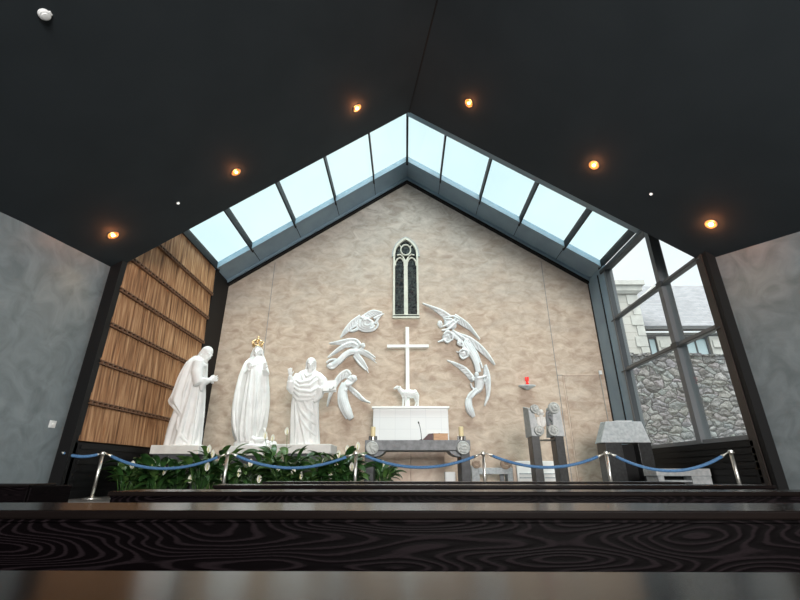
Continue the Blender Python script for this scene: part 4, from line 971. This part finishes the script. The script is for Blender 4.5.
cd = thing('credence_bench', 'low grey stone bench with two brown stone roundels, behind the thin chrome post', 'bench', (2.4, YC, ZF))
mb = MB(); mb.box(1.95, 2.86, YC, YC+.4, -.06, .10); mb.build('seat', M['lime_grey'], cd, bevel=.01)
for x0, x1 in ((1.78, 1.98), (2.72, 2.86)):
    mb = MB(); mb.box(x0, x1, YC+.01, YC+.39, ZF, .16 if x0 < 2 else -.06); mb.build('leg', M['lime_grey'], cd, bevel=.008)
mb = MB(); mb.box(2.56, 2.66, YC+.2, YC+.3, ZF, -.06); mb.build('inner_post', M['lime_dark'], cd)
for u in (476.3, 505.5):
    c = at(u, 463.8, YC-.03); mb = MB(); mb.lathe([(.135 if u > 500 else .115, -.04), (.135 if u > 500 else .115, .02), (.09, .035), (.0001, .03)], c, 24, Rx); mb.torus(c+Vector((0, -.035, 0)), .06, .012, Rx, 16, 6); mb.build('roundel', noisy('brown_stone', (.22, .15, .11), (.38, .29, .22), 12, 5, .7) if u < 500 else bpy.data.materials['brown_stone'], cd)
wc = thing('white_cabinet', 'low white cabinet standing behind the black lectern posts', 'cabinet', (3.5, 12.4, ZF))
mb = MB(); mb.box(3.0, 4.12, 12.2, 12.7, ZF, .27); mb.build('body', M['altar_top'], wc, bevel=.008)
mb = MB(); mb.box(3.05, 4.07, 12.18, 12.2, -.06, -.03); mb.box(3.05, 4.07, 12.18, 12.2, -.16, -.13); mb.build('groove', M['lime_grey'], wc)
o = tag(MB().box(2.90, 2.99, 12.25, 12.6, ZF, .27).build('cream_pillar', M['rosestone'], bevel=.006), 'narrow cream stone pillar between the low bench and white cabinet', 'pillar')

# sanctuary lamp on wall bracket
sl = thing('sanctuary_lamp', 'small red glass lamp on a grey stone bracket on the gable wall', 'lamp', (3.72, 12.9, 2.35))
c = at(526.8, 386.5, 12.9)
mb = MB(); mb.lathe([(.04, -.10), (.14, -.05), (.26, .0), (.26, .03), (.0001, .03)], (c.x, 12.86, c.z), 28, Matrix.Diagonal((1, .55, 1))); mb.build('bracket', M['lime_light'], sl, smooth=False)
mb = MB(); mb.lathe([(.045, .03), (.05, .07), (.03, .11), (.055, .17), (.06, .27), (.05, .27)], (c.x+.01, 12.84, c.z), 20); mb.build('glass', M['red'], sl, smooth=True)
mb = MB(); mb.lathe([(.05, .02), (.05, .04)], (c.x+.01, 12.84, c.z), 16); mb.build('holder', M['brass'], sl)
# door outline in the gable + switch and conduit
dr = MB()
for x0, x1, z0, z1 in ((4.88, 4.905, ZF, 2.77), (4.88, 6.0, 2.75, 2.775)): dr.box(x0, x1, 12.965, 13.01, z0, z1)
struct('door_1', dr, M['rosestone'])
dp = MB(); dp.box(4.92, 6.0, 12.975, 13.01, ZF, 2.74); struct('door_2', dp, M['plaster'])
sw = thing('wall_sensor', 'small white box with thin conduit at the right edge of the gable wall', 'sensor', (6.05, 12.95, 2.8))
mb = MB(); mb.box(6.0, 6.09, 12.93, 12.99, 2.78, 2.9); mb.build('box', M['plastic'], sw, bevel=.004)
mb = MB(); mb.tube([(6.02, 12.965, 2.8), (6.03, 12.965, 1.2)], .009, 6); mb.build('conduit', M['extpale'], sw)
pw = thing('wall_switch', 'small white switch plate low on the left grey wall', 'switch', (-6.16, 7.57, .77))
mb = MB(); mb.box(-6.19, -6.145, 7.50, 7.63, .71, .83); mb.build('plate', M['plastic'], pw, bevel=.004)
mb = MB(); mb.box(-6.15, -6.135, 7.54, 7.59, .75, .79); mb.build('rocker', M['altar_top'], pw)

# ------------------------------------------------------------------ stanchions and ropes
SP = [(-5.64, 8.3), (-3.295, 8.3), (-.908, 8.3), (1.445, 8.3), (3.71, 8.3), (5.62, 7.78)]
lbs = ['leftmost chrome rope post, leaning light against the dark panel', 'chrome rope post between praying and crowned statues, second from left', 'chrome rope post just left of the stone altar table', 'slim chrome rope post just right of the altar table', 'chrome rope post in front of the grey hooded desk', 'rightmost chrome rope post before the glazed wall']
def stanch(i, x, y):
    t = thing('rope_stanchion', lbs[i], 'stanchion', (x, y, ZF), 'chrome rope posts in front of the sanctuary')
    mb = MB(); mb.lathe([(.15, 0), (.15, .012), (.06, .03), (.03, .04)], (x, y, ZF), 28); mb.build('base', M['chrome'], t, smooth=False)
    mb = MB(); mb.lathe([(.028, .03), (.028, .76)], (x, y, ZF), 20); mb.build('pole', M['chrome'], t, smooth=True)
    mb = MB(); mb.lathe([(.036, .74), (.040, .75), (.040, .785), (.02, .80), (.0001, .80)], (x, y, ZF), 20); mb.build('cap', M['chrome'], t)
    mb = MB(); mb.torus((x, y, ZF+.755), .05, .006, None, 16, 6); mb.build('rope_ring', M['chrome'], t, smooth=True)
for i, (x, y) in enumerate(SP): stanch(i, x, y)
pts = [(-6.10, 7.80)]+SP
rl = ['short blue rope from the left wall jamb to the leftmost post', 'blue rope hanging in front of the praying statue', 'blue rope hanging in front of the crowned and preaching statues', 'blue rope hanging across the stone altar table', 'blue rope hanging in front of the stone lectern', 'blue rope hanging in front of the hooded desk and stone bench']
sag = [.06, .26, .25, .24, .24, .30]
for i in range(6):
    a = Vector((*pts[i], ZF+.775)); b = Vector((*pts[i+1], ZF+.755)); d = (b-a)
    g = d.normalized()*.05; a2_ = a+g; b2_ = b-g
    def P_(t): q = a2_.lerp(b2_, t); q.z -= sag[i]*4*t*(1-t); return q
    t = thing('barrier_rope', rl[i], 'rope', (a+b)/2, 'blue barrier ropes')
    e0 = .045 if i else .02; e0 = .05
    mb = MB(); mb.tube([P_(e0+(1-2*e0)*k/24) for k in range(25)], .026, 10); mb.build('rope', M['rope'], t, smooth=True)
    for e in (0, 1):
        mb = MB(); mb.tube([P_(e), P_(abs(e-.025)), P_(abs(e-.055))], [.010, .014, .030], 10); mb.build('end_hook', M['chrome'], t, smooth=True)

# ------------------------------------------------------------------ pews
def pew(root, x0, x1, y, s=1.0):
    z = -.078
    MB().box(x0, x1, y, y+.25, z-.018, z).build('book_ledge', M['ledge'], root, bevel=.004)
    m_ = MB().box(x0+.01, x1-.01, y+.012, y+.05, z-.62, z-.018)
    m_.build('back_panel', M['pew'], root, bevel=.003)
    MB().box(x0+.01, x1-.01, y+.006, y+.05, z-.024, z-.018).build('moulding', M['pew'], root, bevel=.001)
    MB().box(x0+.03, x1-.03, y+.05, y+.48, z-.50, z-.46).build('seat', M['pew'], root, bevel=.008)
    for xe in (x0, x1-.05): MB().box(xe-.0, xe+.05, y+.03, y+.42, ZN, z-.018).build('end_panel', M['pew'], root, bevel=.006)
pl_ = [(-1.9, 2.9, .17, 'nearest dark wooden pew, only its glossy ledge along the bottom edge'), (-1.9, 2.9, 1.02, 'dark wooden pew with wavy grained back, second from the viewer'),
       (-1.27, 2.9, 1.96, 'dark wooden pew third from the viewer, starting left of the plants'), (-1.22, 2.32, 2.9, 'dark wooden pew fourth from the viewer in the right block'), (-1.2, 2.32, 3.84, 'dark wooden pew farthest from the viewer in the right block')]
for x0, x1, y, lb_ in pl_:
    t = thing('pew', lb_, 'pew', ((x0+x1)/2, y, ZN), 'dark wooden pews'); pew(t, x0, x1, y)
t = thing('pew', 'dark wooden pew at the far left by the grey wall', 'pew', (-4.2, 3.15, ZN), 'dark wooden pews'); pew(t, -5.9, -2.6, 3.15)

# ------------------------------------------------------------------ planting: peace lilies
mb = MB(); mb.box(-5.7, -.95, 8.85, 10.0, ZF, ZF+.10); mb.box(-.9, .0, 10.75, 11.3, ZF, ZF+.10); o = mb.build('planting_bed', M['soil']); tag(o, 'low dark soil bed along the foot of the statues', 'planter')
def leaf(mb, base, az, h, L_, wd, rnd):
    d = Vector((math.cos(az), math.sin(az), 0)); sd = Vector((-math.sin(az), math.cos(az), 0)); up = Vector((0, 0, 1))
    sp = rnd.uniform(.15, .6); ang = rnd.uniform(.35, 1.25); n = 8
    p = Vector(base); q = p+up*h+d*h*sp; mb.tube([p, p.lerp(q, .5)+up*h*.1, q], [.007, .006, .005], 5)
    p = q; rows_ = []; cup = rnd.uniform(.15, .5); tw = rnd.uniform(-.5, .5)
    for i in range(n+1):
        t = i/n; wv = wd*math.sin(PI*min(1, t**.8*.93+.05))**.85
        if i == n: wv = .002
        dr_ = d*math.cos(ang)+up*math.sin(ang); nn_ = up*math.cos(ang)-d*math.sin(ang)
        s2 = sd*math.cos(tw)+nn_*math.sin(tw)
        rows_.append((p+s2*wv+nn_*wv*cup, p.copy(), p-s2*wv+nn_*wv*cup))
        p = p+dr_*(L_/n); ang -= rnd.uniform(.06, .22)
    vs = [v for r in rows_ for v in r]; fs = []
    for i in range(n):
        a = 3*i; fs += [(a, a+1, a+4, a+3), (a+1, a+2, a+5, a+4)]
    mb.add(vs, fs)
def flower(fm, sm_, base, top, rnd):
    base = Vector(base); fm[0].tube([base, base.lerp(top, .5)+Vector((0, 0, .1)), top], [.008, .006, .005], 5)
    fa = rnd.uniform(-2.4, -.7); d = Vector((math.cos(fa), math.sin(fa), 0)); s_ = Vector((-d.y, d.x, 0)); c = top
    n = 7; rows_ = []
    for i in range(n+1):
        t = i/n; wv = .046*math.sin(PI*min(1, t*.9+.05))**.75
        if i == n: wv = .002
        o_2 = c+Vector((0, 0, -.02+.16*t))-d*(.02+.03*math.sin(PI*t))
        rows_ += [o_2+s_*wv+d*wv*.5, o_2-d*.006, o_2-s_*wv+d*wv*.5]
    fs = []
    for i in range(n): a = 3*i; fs += [(a, a+1, a+4, a+3), (a+1, a+2, a+5, a+4)]
    fm[1].add(rows_, fs)
    sm_.tube([c+Vector((0, 0, .0)), c+Vector((0, 0, .085))], [.011, .008], 8)
def lily(label, x, y, h, seed, nleaf=34, fl=((.9, 1),), light=False):
    rnd = random.Random(seed); t = thing('peace_lily', label, 'plant', (x, y, ZF+.1), 'peace lilies below the statues')
    m1 = MB(); m2 = MB()
    for k in range(nleaf):
        az = rnd.uniform(0, 2*PI); r = rnd.uniform(0, .16)
        leaf(m2 if rnd.random() < .3 else m1, (x+r*math.cos(az), y+r*math.sin(az), ZF+.09), az+rnd.uniform(-.5, .5), h*rnd.uniform(.15, .85), rnd.uniform(.28, .46), rnd.uniform(.05, .082), rnd)
    m1.build('foliage', M['leaf'], t, smooth=True, recalc=False); m2.build('young_foliage', M['leaf2'], t, smooth=True, recalc=False)
    for fu, fv in fl:
        fm = (MB(), MB()); sm_ = MB(); flower(fm, sm_, (x, y-.05, ZF+.1), at(fu, fv, y-rnd.uniform(.22, .34)), rnd)
        f0 = fm[1].build('flower', M['petal'], t, smooth=True, recalc=False); fm[0].build('stalk', M['leaf2'], f0, smooth=True); sm_.build('spadix', M['spadix'], f0, smooth=True)
# (u of centre, depth, height, flowers [(offset m, height m)], label)
LL = [(131, 9.15, .45, [(132, 468)], 'low peace lily at the far left end of the bed, behind the leftmost rope post'),
      (145, 9.3, .66, [(143, 464)], 'bushy dark peace lily left of the praying statue'),
      (160, 9.1, .60, [(152, 466), (163, 474)], 'peace lily with two small white flowers below the praying statue base'),
      (182, 9.25, .45, [(190, 482), (176, 470)], 'spiky leaved peace lily under the middle of the praying statue'),
      (203, 9.0, .62, [(208, 452), (211.5, 457), (207, 470)], 'peace lily with three white flowers at the right foot of the praying statue'),
      (216, 9.35, .85, [(213.5, 474), (221, 480)], 'tall peace lily with long leaves between the praying and crowned statues'),
      (236, 9.1, .42, [(238, 476)], 'peace lily directly in front of the crowned statue base'),
      (257, 9.3, .45, [(250, 466), (259, 482)], 'peace lily with two white flowers right of the second rope post'),
      (274, 9.4, .80, [(265, 438), (272, 441), (278, 470)], 'tall peace lily with two high white flowers beside the preaching statue'),
      (288, 9.15, .82, [(287, 434), (293, 474)], 'full dark peace lily at the left foot of the preaching statue'),
      (306, 9.0, .28, [(300, 479)], 'low peace lily in front of the dark pedestal of the preaching statue'),
      (325, 9.2, .60, [(322, 466), (331, 478)], 'peace lily at the right end of the preaching statue base'),
      (341, 9.3, .72, [(347, 452), (339, 457)], 'peace lily with two white flowers left of the third rope post'),
      (347, 9.0, .55, [(357.5, 449), (352, 470)], 'peace lily with a white flower touching the third rope post'),
      (381, 10.9, .50, [(375, 465), (383, 466)], 'peace lily seen under the stone table beside its left leg')]
for i, (u, y, h, fl, lb_) in enumerate(LL):
    lily(lb_, at(u, 470, y).x, y, h*.98, 40+i, 58 if h > .5 else 40, fl)
